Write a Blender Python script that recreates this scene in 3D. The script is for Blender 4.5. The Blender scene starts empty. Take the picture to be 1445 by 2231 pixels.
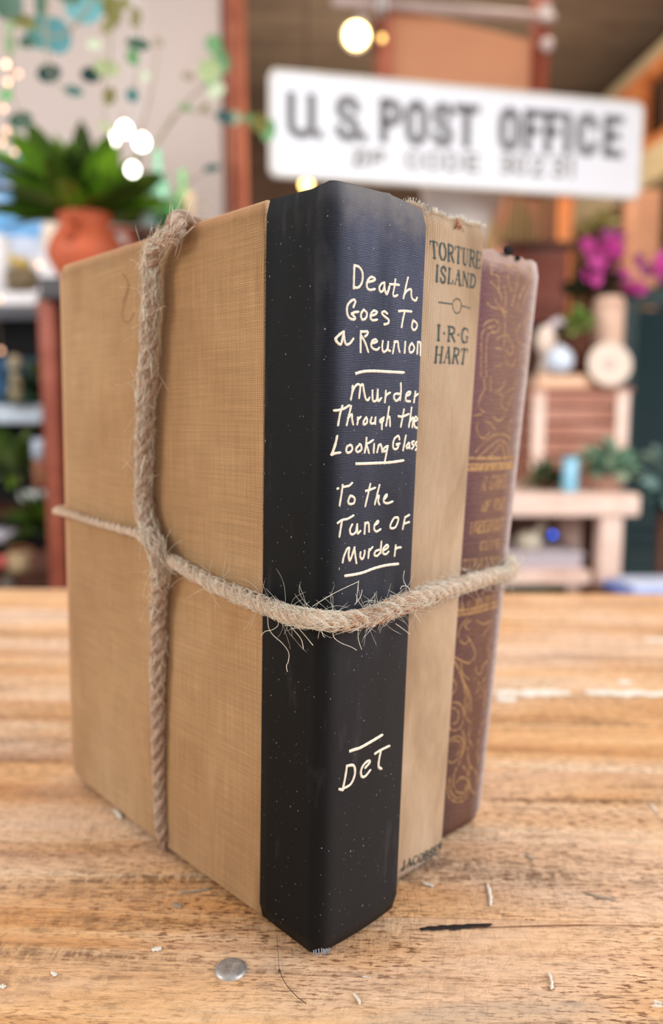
import bpy, bmesh, math, random
from mathutils import Vector, Matrix
R = math.radians
rnd = random.Random(7)
SC = bpy.context.scene
COL = SC.collection

# ------------------------------------------------------------------ camera
cam_d = bpy.data.cameras.new('camera')
cam = bpy.data.objects.new('camera', cam_d); COL.objects.link(cam)
cam.location = (0, 0, 0.152); cam.rotation_euler = (R(90 - 7.03), 0, 0)
cam_d.sensor_fit = 'VERTICAL'; cam_d.sensor_height = 36; cam_d.lens = 1706 / 2231 * 36
cam_d.clip_start = 0.01; cam_d.clip_end = 50
cam_d.dof.use_dof = True; cam_d.dof.focus_distance = 0.209; cam_d.dof.aperture_fstop = 6.6
SC.camera = cam

# ------------------------------------------------------------------ world, lights, exposure
w = bpy.data.worlds.new('world'); SC.world = w; w.use_nodes = True
w.node_tree.nodes['Background'].inputs[0].default_value = (1.0, 0.965, 0.93, 1)
w.node_tree.nodes['Background'].inputs[1].default_value = 0.66

def area(name, loc, target, size, power, color, sy=None):
    d = bpy.data.lights.new(name, 'AREA'); d.energy = power; d.color = color; d.size = size
    if sy: d.shape = 'RECTANGLE'; d.size_y = sy
    o = bpy.data.objects.new(name, d); COL.objects.link(o); o.location = loc
    o.rotation_euler = (Vector(target) - Vector(loc)).to_track_quat('-Z', 'Y').to_euler()
    return o
area('shopfront_window_light', (1.7, -0.5, 0.95), (0.03, 0.23, 0.12), 1.0, 27, (0.86, 0.93, 1.0))
area('left_window_light', (-1.5, -0.25, 0.75), (-0.05, 0.25, 0.1), 0.6, 13, (1.0, 0.93, 0.84))
area('overhead_fill', (0.0, 0.9, 1.5), (0.0, 0.55, 0.0), 0.9, 8, (1.0, 0.93, 0.85))  # unseen overhead fill added for the table, no lamp modelled
area('cream_wall_fill', (-1.0, 1.6, 1.55), (-0.9, 2.55, 0.6), 0.8, 2.5, (1.0, 0.95, 0.92), 0.5)  # added fill that brightens the cream wall
area('sign_fill', (0.2, 0.9, 1.5), (0.3, 2.0, 0.7), 0.5, 1.2, (0.93, 0.96, 1.0))  # unseen fill added to whiten the sign
area('shop_back_fill', (0.6, 2.6, 1.55), (0.8, 3.2, 0.0), 0.8, 11, (1.0, 0.86, 0.72))  # warm fill added to lift the back of the shop
area('rack_fill', (-1.0, 0.7, 0.7), (-0.75, 1.9, 0.1), 0.6, 9, (0.95, 0.97, 1.0))  # unseen fill added to brighten the white rack
area('bench_fill', (1.1, 0.5, 0.7), (0.75, 1.8, 0.0), 0.6, 13, (1.0, 0.95, 0.9))  # off-frame fill added to brighten the bench
area('ceiling_fill', (0.3, 3.0, 0.6), (0.3, 3.1, 1.69), 0.8, 19, (1.0, 0.88, 0.76))  # upward fill added to lighten the ceiling boards, not a fitting
SC.view_settings.view_transform = 'Standard'; SC.view_settings.look = 'None'
SC.view_settings.exposure = 0.0; SC.view_settings.gamma = 1.0
SC.view_settings.use_curve_mapping = False
SC.cycles.use_denoising = True
SC.cycles.max_bounces = 6

# ------------------------------------------------------------------ placing helper (same lens as above)
CP, SP = math.cos(R(7.03)), math.sin(R(7.03))
def P(x, y, Y):
    dx, dy = (x - 722.5) / 1706, -(y - 1115.5) / 1706
    r = Vector((dx, CP + dy * SP, -SP + dy * CP))
    return Vector((0, 0, 0.152)) + r * (Y / r.y)
def M(px, Y): return px * Y / 1706

# ------------------------------------------------------------------ mesh helpers
class MB:
    def __init__(s): s.v, s.f, s.uv, s.sm = [], [], {}, []
    def quadgrid(s, rows, closed_u=False, closed_v=False, smooth=True, uvs=None):
        b = len(s.v); n, m = len(rows), len(rows[0])
        for r in rows: s.v += [tuple(p) for p in r]
        for i in range(n if closed_v else n - 1):
            for j in range(m if closed_u else m - 1):
                i2, j2 = (i + 1) % n, (j + 1) % m
                s.f.append((b + i * m + j, b + i * m + j2, b + i2 * m + j2, b + i2 * m + j)); s.sm.append(smooth)
                if uvs: s.uv[len(s.f) - 1] = [uvs[i][j], uvs[i][j2], uvs[i2][j2], uvs[i2][j]]
        return b
    def face(s, pts, smooth=False, uv=None):
        b = len(s.v); s.v += [tuple(p) for p in pts]; s.f.append(tuple(range(b, b + len(pts)))); s.sm.append(smooth)
        if uv: s.uv[len(s.f) - 1] = uv
    def box(s, c, d, rot=None):
        x, y, z = (k / 2 for k in d); pts = [Vector((i * x, j * y, k * z)) for i in (-1, 1) for j in (-1, 1) for k in (-1, 1)]
        if rot: pts = [rot @ p for p in pts]
        pts = [p + Vector(c) for p in pts]; b = len(s.v); s.v += [tuple(p) for p in pts]
        for f in ((0, 1, 3, 2), (4, 6, 7, 5), (0, 4, 5, 1), (2, 3, 7, 6), (0, 2, 6, 4), (1, 5, 7, 3)):
            s.f.append(tuple(b + k for k in f)); s.sm.append(False)
        return s
    def tube(s, pts, rad, n=8, cap=True, smooth=True):
        pts = [Vector(p) for p in pts]; rr = rad if isinstance(rad, (list, tuple)) else [rad] * len(pts)
        rows = []; t = (pts[1] - pts[0]).normalized()
        nn = t.orthogonal().normalized()
        for i, p in enumerate(pts):
            t = (pts[min(i + 1, len(pts) - 1)] - pts[max(i - 1, 0)])
            t = t.normalized() if t.length > 1e-12 else Vector((0, 0, 1))
            nn = (nn - t * nn.dot(t)); nn = nn.normalized() if nn.length > 1e-9 else t.orthogonal().normalized()
            bb = t.cross(nn)
            rows.append([p + (nn * math.cos(2 * math.pi * k / n) + bb * math.sin(2 * math.pi * k / n)) * rr[i] for k in range(n)])
        s.quadgrid(rows, closed_u=True, smooth=smooth)
        if cap: s.face(rows[0][::-1]); s.face(rows[-1])
        return s
    def lathe(s, prof, c=(0, 0, 0), n=20, rot=None, sx=1):
        rows = []
        for r, z in prof:
            row = [Vector((r * sx * math.cos(2 * math.pi * k / n), r * math.sin(2 * math.pi * k / n), z)) for k in range(n)]
            if rot: row = [rot @ p for p in row]
            rows.append([p + Vector(c) for p in row])
        s.quadgrid(rows, closed_u=True); return s
    def build(s, name, mat, parent=None, loc=None, bevel=0, seg=2, sub=0, label=None, kind=None):
        me = bpy.data.meshes.new(name); me.from_pydata(s.v, [], s.f); me.update()
        me.polygons.foreach_set('use_smooth', s.sm)
        if s.uv:
            l = me.uv_layers.new(name='UVMap')
            for fi, uv in s.uv.items():
                p = me.polygons[fi]
                for k, li in enumerate(p.loop_indices): l.data[li].uv = uv[k]
        bm = bmesh.new(); bm.from_mesh(me); bmesh.ops.remove_doubles(bm, verts=bm.verts, dist=1e-7)
        bmesh.ops.recalc_face_normals(bm, faces=bm.faces); bm.to_mesh(me); bm.free()
        me.materials.append(mat)
        o = bpy.data.objects.new(name, me); COL.objects.link(o)
        if parent: o.parent = parent
        if loc is not None: o.location = loc
        if bevel:
            m = o.modifiers.new('b', 'BEVEL'); m.width = bevel; m.segments = seg; m.limit_method = 'ANGLE'; m.harden_normals = False
            for p in me.polygons: p.use_smooth = True
            w_ = o.modifiers.new('w', 'WEIGHTED_NORMAL')
        if sub:
            m = o.modifiers.new('s', 'SUBSURF'); m.levels = m.render_levels = sub
        if label: o['label'] = label
        if kind: o['kind'] = kind
        return o

def thing(name, label, cat, loc=(0, 0, 0), rz=0, group=None):
    o = bpy.data.objects.new(name, None); COL.objects.link(o); o.location = loc; o.rotation_euler = (0, 0, rz)
    o.empty_display_size = 0.02
    return tag(o, label, cat, group)
def tag(o, label, cat, group=None):
    o['label'] = label; o['category'] = cat
    if group: o['group'] = group
    return o
def part_copy(src, parent, matrix, name=None):
    o = src.copy(); COL.objects.link(o); o.parent = parent; o.matrix_local = matrix
    return o
def smooth_path(pts, k=6, closed=False):
    pts = [Vector(p) for p in pts]; n = len(pts); out = []
    if n < 3: return [pts[0].lerp(pts[-1], i / k) for i in range(k + 1)]
    for i in range(n if closed else n - 1):
        g = (lambda j: pts[j % n]) if closed else (lambda j: pts[max(0, min(n - 1, j))])
        p0, p1, p2, p3 = g(i - 1), g(i), g(i + 1), g(i + 2)
        for q in range(k):
            t = q / k
            out.append(0.5 * ((2 * p1) + (p2 - p0) * t + (2 * p0 - 5 * p1 + 4 * p2 - p3) * t * t + (3 * p1 - p0 - 3 * p2 + p3) * t ** 3))
    if not closed: out.append(pts[-1])
    return out

# ------------------------------------------------------------------ materials
def lin(c): return tuple(((k / 255) / 12.92 if k / 255 <= 0.04045 else ((k / 255 + 0.055) / 1.055) ** 2.4) for k in c) + (1,)
class NT:
    def __init__(s, name, rough=0.6, spec=0.35, sheen=0):
        s.m = bpy.data.materials.new(name); s.m.use_nodes = True; s.t = s.m.node_tree
        s.b = s.t.nodes['Principled BSDF']; s.b.inputs['Roughness'].default_value = rough
        s.b.inputs['Specular IOR Level'].default_value = spec
        if sheen: s.b.inputs['Sheen Weight'].default_value = sheen; s.b.inputs['Sheen Roughness'].default_value = 0.5
    def n(s, typ, **kw):
        o = s.t.nodes.new(typ)
        for k, v in kw.items():
            if k in ('in_',):
                for a, b in v.items(): s.put(o.inputs[a], b)
            else: setattr(o, k, v)
        return o
    def put(s, sock, v):
        if isinstance(v, bpy.types.NodeSocket): s.t.links.new(v, sock)
        else: sock.default_value = v
    def co(s, kind='Object'): return s.n('ShaderNodeTexCoord').outputs[kind]
    def mapp(s, v, scale, rot=(0, 0, 0), loc=(0, 0, 0)):
        return s.n('ShaderNodeMapping', in_={'Vector': v, 'Scale': scale, 'Rotation': rot, 'Location': loc}).outputs[0]
    def noise(s, v, scale=1, det=3, rough=0.55, dist=0):
        return s.n('ShaderNodeTexNoise', in_={'Vector': v, 'Scale': scale, 'Detail': det, 'Roughness': rough, 'Distortion': dist}).outputs[0]
    def ramp(s, f, stops, interp='LINEAR'):
        o = s.n('ShaderNodeValToRGB'); s.put(o.inputs[0], f); o.color_ramp.interpolation = interp
        e = o.color_ramp.elements
        while len(e) < len(stops): e.new(0.5)
        for k, (p, c) in enumerate(stops):
            e[k].position = p; e[k].color = c if isinstance(c, tuple) else (c, c, c, 1)
        return o.outputs[0]
    def math(s, op, a, b=0.0, c=0.0):
        o = s.n('ShaderNodeMath', operation=op); s.put(o.inputs[0], a); s.put(o.inputs[1], b); s.put(o.inputs[2], c); return o.outputs[0]
    def mix(s, f, a, b, mode='MIX'):
        o = s.n('ShaderNodeMix', data_type='RGBA', blend_type=mode); s.put(o.inputs[0], f); s.put(o.inputs[6], a); s.put(o.inputs[7], b); return o.outputs[2]
    def sep(s, v):
        o = s.n('ShaderNodeSeparateXYZ'); s.put(o.inputs[0], v); return o.outputs
    def bump(s, h, strength=0.4, dist=0.0003):
        o = s.n('ShaderNodeBump', in_={'Height': h, 'Strength': strength, 'Distance': dist}); s.t.links.new(o.outputs[0], s.b.inputs['Normal'])
    def color(s, c): s.put(s.b.inputs['Base Color'], c); return s
def plain(name, rgb, rough=0.6, var=0.12, scale=30, spec=0.35, metal=0, trans=0):
    t = NT(name, rough, spec); c = lin(rgb); d = tuple(k * (1 - var) for k in c[:3]) + (1,); e = tuple(min(1, k * (1 + var)) for k in c[:3]) + (1,)
    t.color(t.ramp(t.noise(t.co(), scale), [(0.3, d), (0.7, e)]))
    t.b.inputs['Metallic'].default_value = metal
    if trans: t.b.inputs['Transmission Weight'].default_value = trans
    return t.m
def glow(name, rgb, strength):
    t = NT(name); t.color(lin(rgb)); t.b.inputs['Emission Color'].default_value = lin(rgb); t.b.inputs['Emission Strength'].default_value = strength
    return t.m

def weave_height(t, uv, p, pv, rough_n=0.25):
    # over-under weave from two crossed sines, threads wandering slightly
    s = t.sep(uv)
    wob = t.noise(t.mapp(uv, (260, 260, 1)), 1, 2)
    u = t.math('ADD', s[0], t.math('MULTIPLY', wob, p * rough_n * 2)); v = t.math('ADD', s[1], t.math('MULTIPLY', wob, p * rough_n * 2))
    a = t.math('SINE', t.math('MULTIPLY', u, 2 * math.pi / p)); b = t.math('SINE', t.math('MULTIPLY', v, 2 * math.pi / pv))
    over = t.ramp(t.math('MULTIPLY_ADD', t.math('MULTIPLY', a, b), 0.5, 0.5), [(0.44, 0.0), (0.56, 1.0)])
    ha = t.math('MULTIPLY', t.math('ABSOLUTE', a), 0.78); hb = t.math('ABSOLUTE', b)
    return t.math('ADD', t.math('MULTIPLY', over, hb), t.math('MULTIPLY', t.math('SUBTRACT', 1.0, over), ha))

def mat_tan_cloth():
    t = NT('tan_linen_cloth', 0.85, 0.15, 0.15); uv = t.co('UV')
    h = weave_height(t, uv, 0.00165, 0.00120, 0.18)
    big = t.noise(t.mapp(uv, (14, 9, 1)), 1, 5, 0.6, 0.4)
    vs = t.noise(t.mapp(uv, (1300, 40, 1)), 1, 3, 0.6); hs = t.noise(t.mapp(uv, (40, 1500, 1)), 1, 3, 0.6)
    col = t.ramp(big, [(0.25, lin((164, 125, 84))), (0.5, lin((187, 151, 109))), (0.78, lin((201, 170, 131)))])
    col = t.mix(t.ramp(t.noise(t.mapp(uv, (60, 16, 1)), 1, 4), [(0.60, 0.0), (0.78, 0.5)]), col, lin((158, 116, 72)))
    col = t.mix(0.55, col, t.ramp(vs, [(0.3, 0.72), (0.7, 1.15)]), 'MULTIPLY')
    col = t.mix(0.6, col, t.ramp(hs, [(0.3, 0.72), (0.7, 1.15)]), 'MULTIPLY')
    col = t.mix(t.ramp(t.noise(t.mapp(uv, (22, 30, 1), (0, 0, 0), (4, 2, 0)), 1, 3), [(0.35, 0.35), (0.6, 0.85)]), col, t.ramp(h, [(0.10, 0.18), (0.62, 1.14)]), 'MULTIPLY')
    s = t.sep(uv); jit = t.math('MULTIPLY', t.noise(t.mapp(uv, (260, 260, 1)), 1, 3), 0.0012)
    ed = t.math('MAXIMUM', t.ramp(t.math('ADD', s[0], jit), [(0.1540, 0.0), (0.1560, 0.8)]), t.ramp(t.math('ADD', s[1], jit), [(0.2078, 0.0), (0.2086, 0.8)]))
    col = t.mix(ed, col, lin((216, 170, 134)))                                   # paler edges of the board
    col = t.mix(t.ramp(t.math('ADD', s[1], jit), [(0.2068, 0.0), (0.2073, 0.55), (0.2075, 0.55), (0.2079, 0.0)]), col, lin((110, 76, 48)))
    t.color(col); t.bump(t.math('ADD', h, t.math('MULTIPLY', t.math('ADD', vs, hs), 0.9)), 0.55, 0.0002); return t.m
def mat_buckram():
    t = NT('coarse_buff_buckram', 0.8, 0.2, 0.2); uv = t.co('UV'); s = t.sep(uv)
    h = weave_height(t, uv, 0.00190, 0.00115, 0.15)
    wear = t.ramp(t.math('ADD', s[1], t.math('MULTIPLY', t.noise(t.mapp(uv, (50, 40, 1)), 1, 3), 0.03)), [(0.115, 0.15), (0.145, 1.0)])
    big = t.noise(t.mapp(uv, (45, 18, 1)), 1, 5, 0.6, 0.5)
    col = t.ramp(big, [(0.25, lin((154, 124, 94))), (0.5, lin((192, 163, 132))), (0.8, lin((212, 188, 162)))])
    fine = t.noise(t.mapp(uv, (1400, 90, 1)), 1, 2)
    col = t.mix(0.35, col, t.ramp(fine, [(0.3, 0.75), (0.7, 1.15)]), 'MULTIPLY')
    hh = t.math('MULTIPLY_ADD', t.math('SUBTRACT', h, 0.55), wear, 0.55)
    col = t.mix(0.85, col, t.ramp(hh, [(0.1, 0.2), (0.7, 1.2)]), 'MULTIPLY')
    t.color(col); t.bump(hh, 0.6, 0.00025); return t.m
def mat_ribbed(name, dark, mid, light, period=0.00052, gold=False):
    t = NT(name, 0.6, 0.15, 0.0); uv = t.co('UV'); s = t.sep(uv)
    wob = t.noise(t.mapp(uv, (300, 900, 1)), 1, 3)
    rib = t.math('MULTIPLY_ADD', t.math('SINE', t.math('ADD', t.math('MULTIPLY', s[1], 2 * math.pi / period), t.math('MULTIPLY', wob, 7))), 0.5, 0.5)
    big = t.noise(t.mapp(uv, (60, 14, 1)), 1, 5, 0.6, 0.3)
    return t, uv, s, rib, big
def mat_black_cloth():
    t, uv, s, rib, big = mat_ribbed('worn_black_cloth', 0, 0, 0, 0.00043)
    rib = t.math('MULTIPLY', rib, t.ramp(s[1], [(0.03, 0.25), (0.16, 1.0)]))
    sky_sheen = t.ramp(t.math('ADD', s[1], t.math('MULTIPLY', big, 0.04)), [(0.10, 0.0), (0.235, 1.0)])      # cool sky sheen painted into the cloth colour, growing towards its head
    spine = t.ramp(s[0], [(0.0222, 0.04), (0.0278, 1.0)])  # painted shading: dark cover strip, lighter lit spine face
    a = t.mix(sky_sheen, lin((36, 36, 38)), lin((34, 39, 56)))
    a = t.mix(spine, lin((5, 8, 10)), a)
    lt = t.mix(sky_sheen, lin((68, 67, 69)), lin((118, 126, 156)))
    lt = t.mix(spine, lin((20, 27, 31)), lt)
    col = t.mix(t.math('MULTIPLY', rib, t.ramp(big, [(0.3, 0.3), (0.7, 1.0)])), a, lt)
    scuff = t.ramp(t.noise(t.mapp(uv, (110, 22, 1), (0, 0, 0), (3.3, 1, 0)), 1, 4, 0.6), [(0.60, 0.0), (0.80, 0.55)])
    col = t.mix(t.math('MULTIPLY', scuff, 0.35), col, lin((120, 118, 125)))
    crease = t.math('MULTIPLY', t.ramp(t.math('ADD', s[0], t.math('MULTIPLY', t.noise(t.mapp(uv, (90, 60, 1)), 1, 2), 0.0012)), [(0.0416, 0.0), (0.0420, 0.8), (0.0422, 0.8), (0.0426, 0.0)]), t.ramp(s[1], [(0.165, 0.0), (0.19, 1.0)]))
    col = t.mix(crease, col, lin((150, 150, 152)))
    topw = t.ramp(t.math('ADD', s[1], t.math('MULTIPLY', t.noise(t.mapp(uv, (220, 200, 1)), 1, 4), 0.014)), [(0.2055, 0.0), (0.2165, 0.85)])
    col = t.mix(t.math('MULTIPLY', topw, spine), col, lin((128, 122, 118)))
    sp = t.ramp(t.noise(t.mapp(uv, (1500, 900, 1)), 1, 1), [(0.745, 0.0), (0.77, 0.8)])
    col = t.mix(sp, col, lin((170, 172, 176)))
    t.color(col); t.bump(t.math('ADD', rib, t.math('MULTIPLY', big, 0.6)), 0.4, 0.00012); return t.m
def mat_purple():
    t, uv, s, rib, big = mat_ribbed('faded_plum_cloth', 0, 0, 0, 0.00075)
    side = t.ramp(t.math('ADD', s[0], t.math('MULTIPLY', big, 0.016)), [(0.014, 0.0), (0.036, 1.0)])
    low = t.ramp(t.math('ADD', s[1], t.math('MULTIPLY', big, 0.05)), [(0.06, 1.0), (0.2, 0.0)])
    col = t.mix(side, lin((108, 44, 90)), lin((156, 116, 100)))
    col = t.mix(low, col, t.mix(side, lin((78, 36, 32)), lin((122, 76, 52))))
    col = t.mix(t.math('MULTIPLY', rib, 0.75), t.mix(0.5, col, lin((36, 18, 30))), t.mix(0.16, col, lin((225, 205, 195))))
    top = t.ramp(t.math('ADD', s[1], t.math('MULTIPLY', t.noise(t.mapp(uv, (300, 200, 1)), 1, 3), 0.006)), [(0.2035, 0.0), (0.2075, 1.0)])
    col = t.mix(top, col, lin((190, 160, 148)))
    edge = t.ramp(t.math('ADD', s[0], t.math('MULTIPLY', t.noise(t.mapp(uv, (100, 400, 1)), 1, 3), 0.003)), [(0.0388, 0.0), (0.0405, 0.9)])  # whitish rim of light painted along the right edge
    col = t.mix(edge, col, lin((214, 200, 198)))
    t.color(col); t.bump(rib, 0.8, 0.0003); return t.m
def mat_pages():
    t = NT('aged_page_edges', 0.9, 0.1); c = t.mapp(t.co(), (2500, 6, 6))
    t.color(t.ramp(t.noise(c, 1, 2), [(0.3, lin((150, 115, 75))), (0.7, lin((214, 184, 140)))])); return t.m
def mat_wood(name, lo, mid, hi, dark, scale=1.0, paint=0.0, rough=0.5):
    t = NT(name, rough, 0.35); c = t.co()
    rv = t.n('ShaderNodeObjectInfo').outputs['Random']
    off = t.n('ShaderNodeCombineXYZ', in_={'X': t.math('MULTIPLY', rv, 7.0), 'Y': t.math('MULTIPLY', rv, 3.0)}).outputs[0]
    v = t.n('ShaderNodeVectorMath', operation='ADD'); t.put(v.inputs[0], c); t.put(v.inputs[1], off); c = v.outputs[0]
    k = scale
    streak = t.noise(t.mapp(c, (2.2 * k, 38 * k, 38 * k)), 1, 5, 0.62, 0.6)
    blotch = t.noise(t.mapp(c, (9 * k, 26 * k, 20 * k)), 1, 4, 0.6, 0.8)
    fib = t.noise(t.mapp(c, (70 * k, 700 * k, 400 * k)), 1, 4, 0.65)
    pore = t.noise(t.mapp(c, (150 * k, 900 * k, 600 * k)), 1, 2, 0.5)
    chat = t.noise(t.mapp(c, (260 * k, 90 * k, 90 * k), (0, 0, 0.5)), 1, 4, 0.6)
    col = t.ramp(streak, [(0.30, lin(lo)), (0.50, lin(mid)), (0.68, lin(hi))])
    col = t.mix(t.ramp(blotch, [(0.45, 0.0), (0.72, 0.75)]), col, lin(hi))
    col = t.mix(t.math('MULTIPLY', t.ramp(blotch, [(0.28, 1.0), (0.46, 0.0)]), t.ramp(chat, [(0.40, 0.0), (0.58, 0.85)])), col, lin(dark))
    col = t.mix(0.55, col, t.ramp(fib, [(0.28, 0.62), (0.6, 1.08)]), 'MULTIPLY')
    area_ = t.ramp(t.noise(t.mapp(c, (14 * k, 40 * k, 30)), 1, 3), [(0.42, 0.0), (0.6, 1.0)])
    col = t.mix(t.math('MULTIPLY', t.ramp(pore, [(0.32, 0.85), (0.38, 0.0)]), area_), col, lin(dark))
    if paint:
        pt = t.ramp(t.noise(t.mapp(c, (55, 130, 80), (0, 0, 0.2)), 1, 4, 0.6), [(0.705, 0.0), (0.745, paint)])
        col = t.mix(pt, col, lin((232, 224, 212)))
    t.color(col); t.put(t.b.inputs['Roughness'], t.ramp(streak, [(0.3, rough + 0.12), (0.7, rough - 0.08)]))
    t.bump(t.math('ADD', t.math('ADD', fib, t.math('MULTIPLY', pore, 0.6)), t.math('MULTIPLY', chat, 0.8)), 0.5, 0.0004); return t.m
def mat_table():
    t = NT('worn_table_wood', 0.42, 0.4); c = t.co()
    rv = t.n('ShaderNodeObjectInfo').outputs['Random']
    off = t.n('ShaderNodeCombineXYZ', in_={'X': t.math('MULTIPLY', rv, 7.0), 'Y': t.math('MULTIPLY', rv, 3.0)}).outputs[0]
    v = t.n('ShaderNodeVectorMath', operation='ADD'); t.put(v.inputs[0], c); t.put(v.inputs[1], off); c = v.outputs[0]
    N = lambda sx, sy, det=4, ro=.6, di=0.0, rz=0.0, l=0.0: t.noise(t.mapp(c, (sx, sy, 40), (0, 0, rz), (l, 0, 0)), 1, det, ro, di)
    streak = N(2.6, 46, 5, .65, .7); broad = N(5, 16, 3, .5, .5, 0, 3)
    col = t.ramp(streak, [(.28, lin((158, 106, 66))), (.42, lin((216, 160, 108))), (.54, lin((238, 188, 136))), (.68, lin((250, 218, 180)))])
    col = t.mix(t.ramp(broad, [(.44, 0.0), (.66, .85)]), col, lin((238, 206, 180)))           # pale scrubbed patches
    col = t.mix(t.ramp(N(7, 22, 4, .6, .6, 0, 9), [(.56, 0.0), (.74, .55)]), col, lin((220, 148, 80)))   # orange oiled patches
    mott = N(170, 260, 5, .7, .5, .6)
    col = t.mix(.75, col, t.ramp(mott, [(.32, .60), (.46, .98), (.66, 1.15)]), 'MULTIPLY')
    dband = t.ramp(N(5, 60, 5, .65, .8, 0, 5), [(.52, 0.0), (.63, 1.0)])
    tick = t.ramp(N(300, 120, 4, .65, .4, .5), [(.42, 0.0), (.56, 1.0)])
    col = t.mix(t.math('MULTIPLY', dband, t.math('MULTIPLY_ADD', tick, .55, .22)), col, lin((98, 62, 42)))
    zone = t.ramp(N(11, 26, 3, .5, .3, 0, 2), [(.38, 0.0), (.56, 1.0)])
    p1 = t.ramp(N(230, 1150, 3, .6), [(.38, 1.0), (.46, 0.0)]); p2 = t.ramp(N(90, 1500, 3, .6, 0, 0, 4), [(.36, .8), (.43, 0.0)])
    col = t.mix(t.math('MULTIPLY', t.math('MAXIMUM', p1, p2), t.math('MULTIPLY_ADD', zone, .80, .14)), col, lin((116, 70, 40)))
    col = t.mix(.45, col, t.ramp(N(60, 900, 4, .7, 0, 0, 7), [(.3, .70), (.6, 1.08)]), 'MULTIPLY')
    scr = t.ramp(N(24, 520, 2, .5, .2, .55), [(.27, .55), (.30, 0.0)])
    col = t.mix(scr, col, lin((96, 64, 44)))
    pt = t.ramp(N(60, 150, 4, .6, .3, .2, 6), [(.715, 0.0), (.745, .85)])
    col = t.mix(pt, col, lin((236, 228, 216)))
    gr = t.ramp(N(9, 50, 4, .6, .4, 0, 12), [(.62, 0.0), (.76, .45)]); col = t.mix(gr, col, lin((176, 164, 150)))
    t.color(col); t.put(t.b.inputs['Roughness'], t.ramp(mott, [(.3, .55), (.7, .34)]))
    t.bump(t.math('ADD', mott, t.math('MULTIPLY', tick, .5)), .55, .0005); return t.m
def mat_twine(name, a, b, c):
    t = NT(name, 0.9, 0.1, 0.2); uv = t.co('UV')
    f = t.noise(t.mapp(uv, (120, 9, 1)), 1, 4, 0.65); g = t.noise(t.mapp(uv, (6, 4, 1)), 1, 2)
    col = t.ramp(f, [(0.3, lin(a)), (0.5, lin(b)), (0.7, lin(c))])
    col = t.mix(t.ramp(g, [(0.58, 0.0), (0.76, 0.5)]), col, lin((176, 122, 84)))
    t.color(col); t.bump(f, 0.9, 0.0005); return t.m

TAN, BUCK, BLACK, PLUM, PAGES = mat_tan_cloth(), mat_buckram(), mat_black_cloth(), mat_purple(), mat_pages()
TABLE = mat_table()
TWINE = mat_twine('jute_strand', (192, 156, 126), (240, 214, 188), (254, 242, 226))
TWINE2 = mat_twine('pinkish_jute_strand', (144, 106, 86), (200, 168, 146), (248, 236, 224))
FIBRE = plain('pale_jute_fibre', (254, 238, 216), 0.7, 0.3, 400)
FIBRE_D = plain('rusty_jute_fibre', (206, 156, 116), 0.7, 0.35, 400)
INKW = plain('cream_paint_ink', (246, 236, 216), 0.5, 0.05, 200)
INKG = plain('dark_green_ink', (38, 60, 58), 0.6, 0.35, 1500)
t = NT('dulled_gilt', 0.55, 0.4); t.color(lin((178, 138, 92))); t.put(t.b.inputs['Alpha'], t.ramp(t.noise(t.mapp(t.co(), (700, 700, 500)), 1, 4), [(0.30, 0.2), (0.52, 1.0)])); GOLD = t.m

# ------------------------------------------------------------------ the three books
TH = R(42.642)
# local frame of the bundle: x runs along the spines (to the right rear), y along the covers (to the left rear)
BOOKS = {
 1: dict(sL=(0.0, 0.0034), sR=(0.0335, 0.0403), cF=(0.0, -0.0026), z0=0.002, z1=0.2085, rad=0.0038, radR=0.0012, bulge=0.0010, back=0.1562),
 2: dict(sL=(0.0350, 0.0432), sR=(0.0680, 0.0820), cF=(0.0103, 0.0082), z0=0.002, z1=0.2123, rad=0.003, radR=0.0022, bulge=0.0012, back=0.1650),
 3: dict(sL=(0.0692, 0.0832), sR=(0.0972, 0.1232), cF=(0.0158, 0.0137), z0=0.002, z1=0.2072, rad=0.004, radR=0.0025, bulge=0.0008, back=0.1640),
}
def spine_pt(k, a, z, lift=0.0):
    b = BOOKS[k]; t = (z - b['z0']) / (b['z1'] - b['z0'])
    L = b['sL'][0] + (b['sL'][1] - b['sL'][0]) * t; Rr = b['sR'][0] + (b['sR'][1] - b['sR'][0]) * t
    cf = b['cF'][0] + (b['cF'][1] - b['cF'][0]) * t; w = Rr - L; x = a * w; r = b['rad']
    c = cf - b['bulge'] * 4 * a * (1 - a)
    if x < r: c += r * (1 - math.sqrt(max(0, 1 - ((r - x) / r) ** 2)))
    q = b['radR']
    if w - x < q: c += q * (1 - math.sqrt(max(0, 1 - ((q - (w - x)) / q) ** 2)))
    if k == 1: c -= 0.0007 * math.exp(-((a - 0.56) / 0.035) ** 2) * max(0, min(1, (z - 0.16) / 0.04))   # long crease near the head
    return L + x, c - lift
def top_rise(k, a):
    if k == 1: return 0.0014 * max(0, min(1, (a + 0.02) / 0.04)) + 0.0016 * max(0, min(1, (a + 0.02) / 0.04)) * (max(0, min(1, (0.98 - a) / 0.42)) ** 0.7 - 1) + 0.0002
    if k == 2: return 0.0012 * math.sin(a * 23) * 0.4 + 0.0004 + (0.0014 if a < 0.2 else 0)
    return 0.0008 * (1 - a) + 0.0003 * math.sin(a * 31)
bundle = Matrix.Translation((-0.00479, 0.20113, 0.0)) @ Matrix.Rotation(TH, 4, 'Z')

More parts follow.
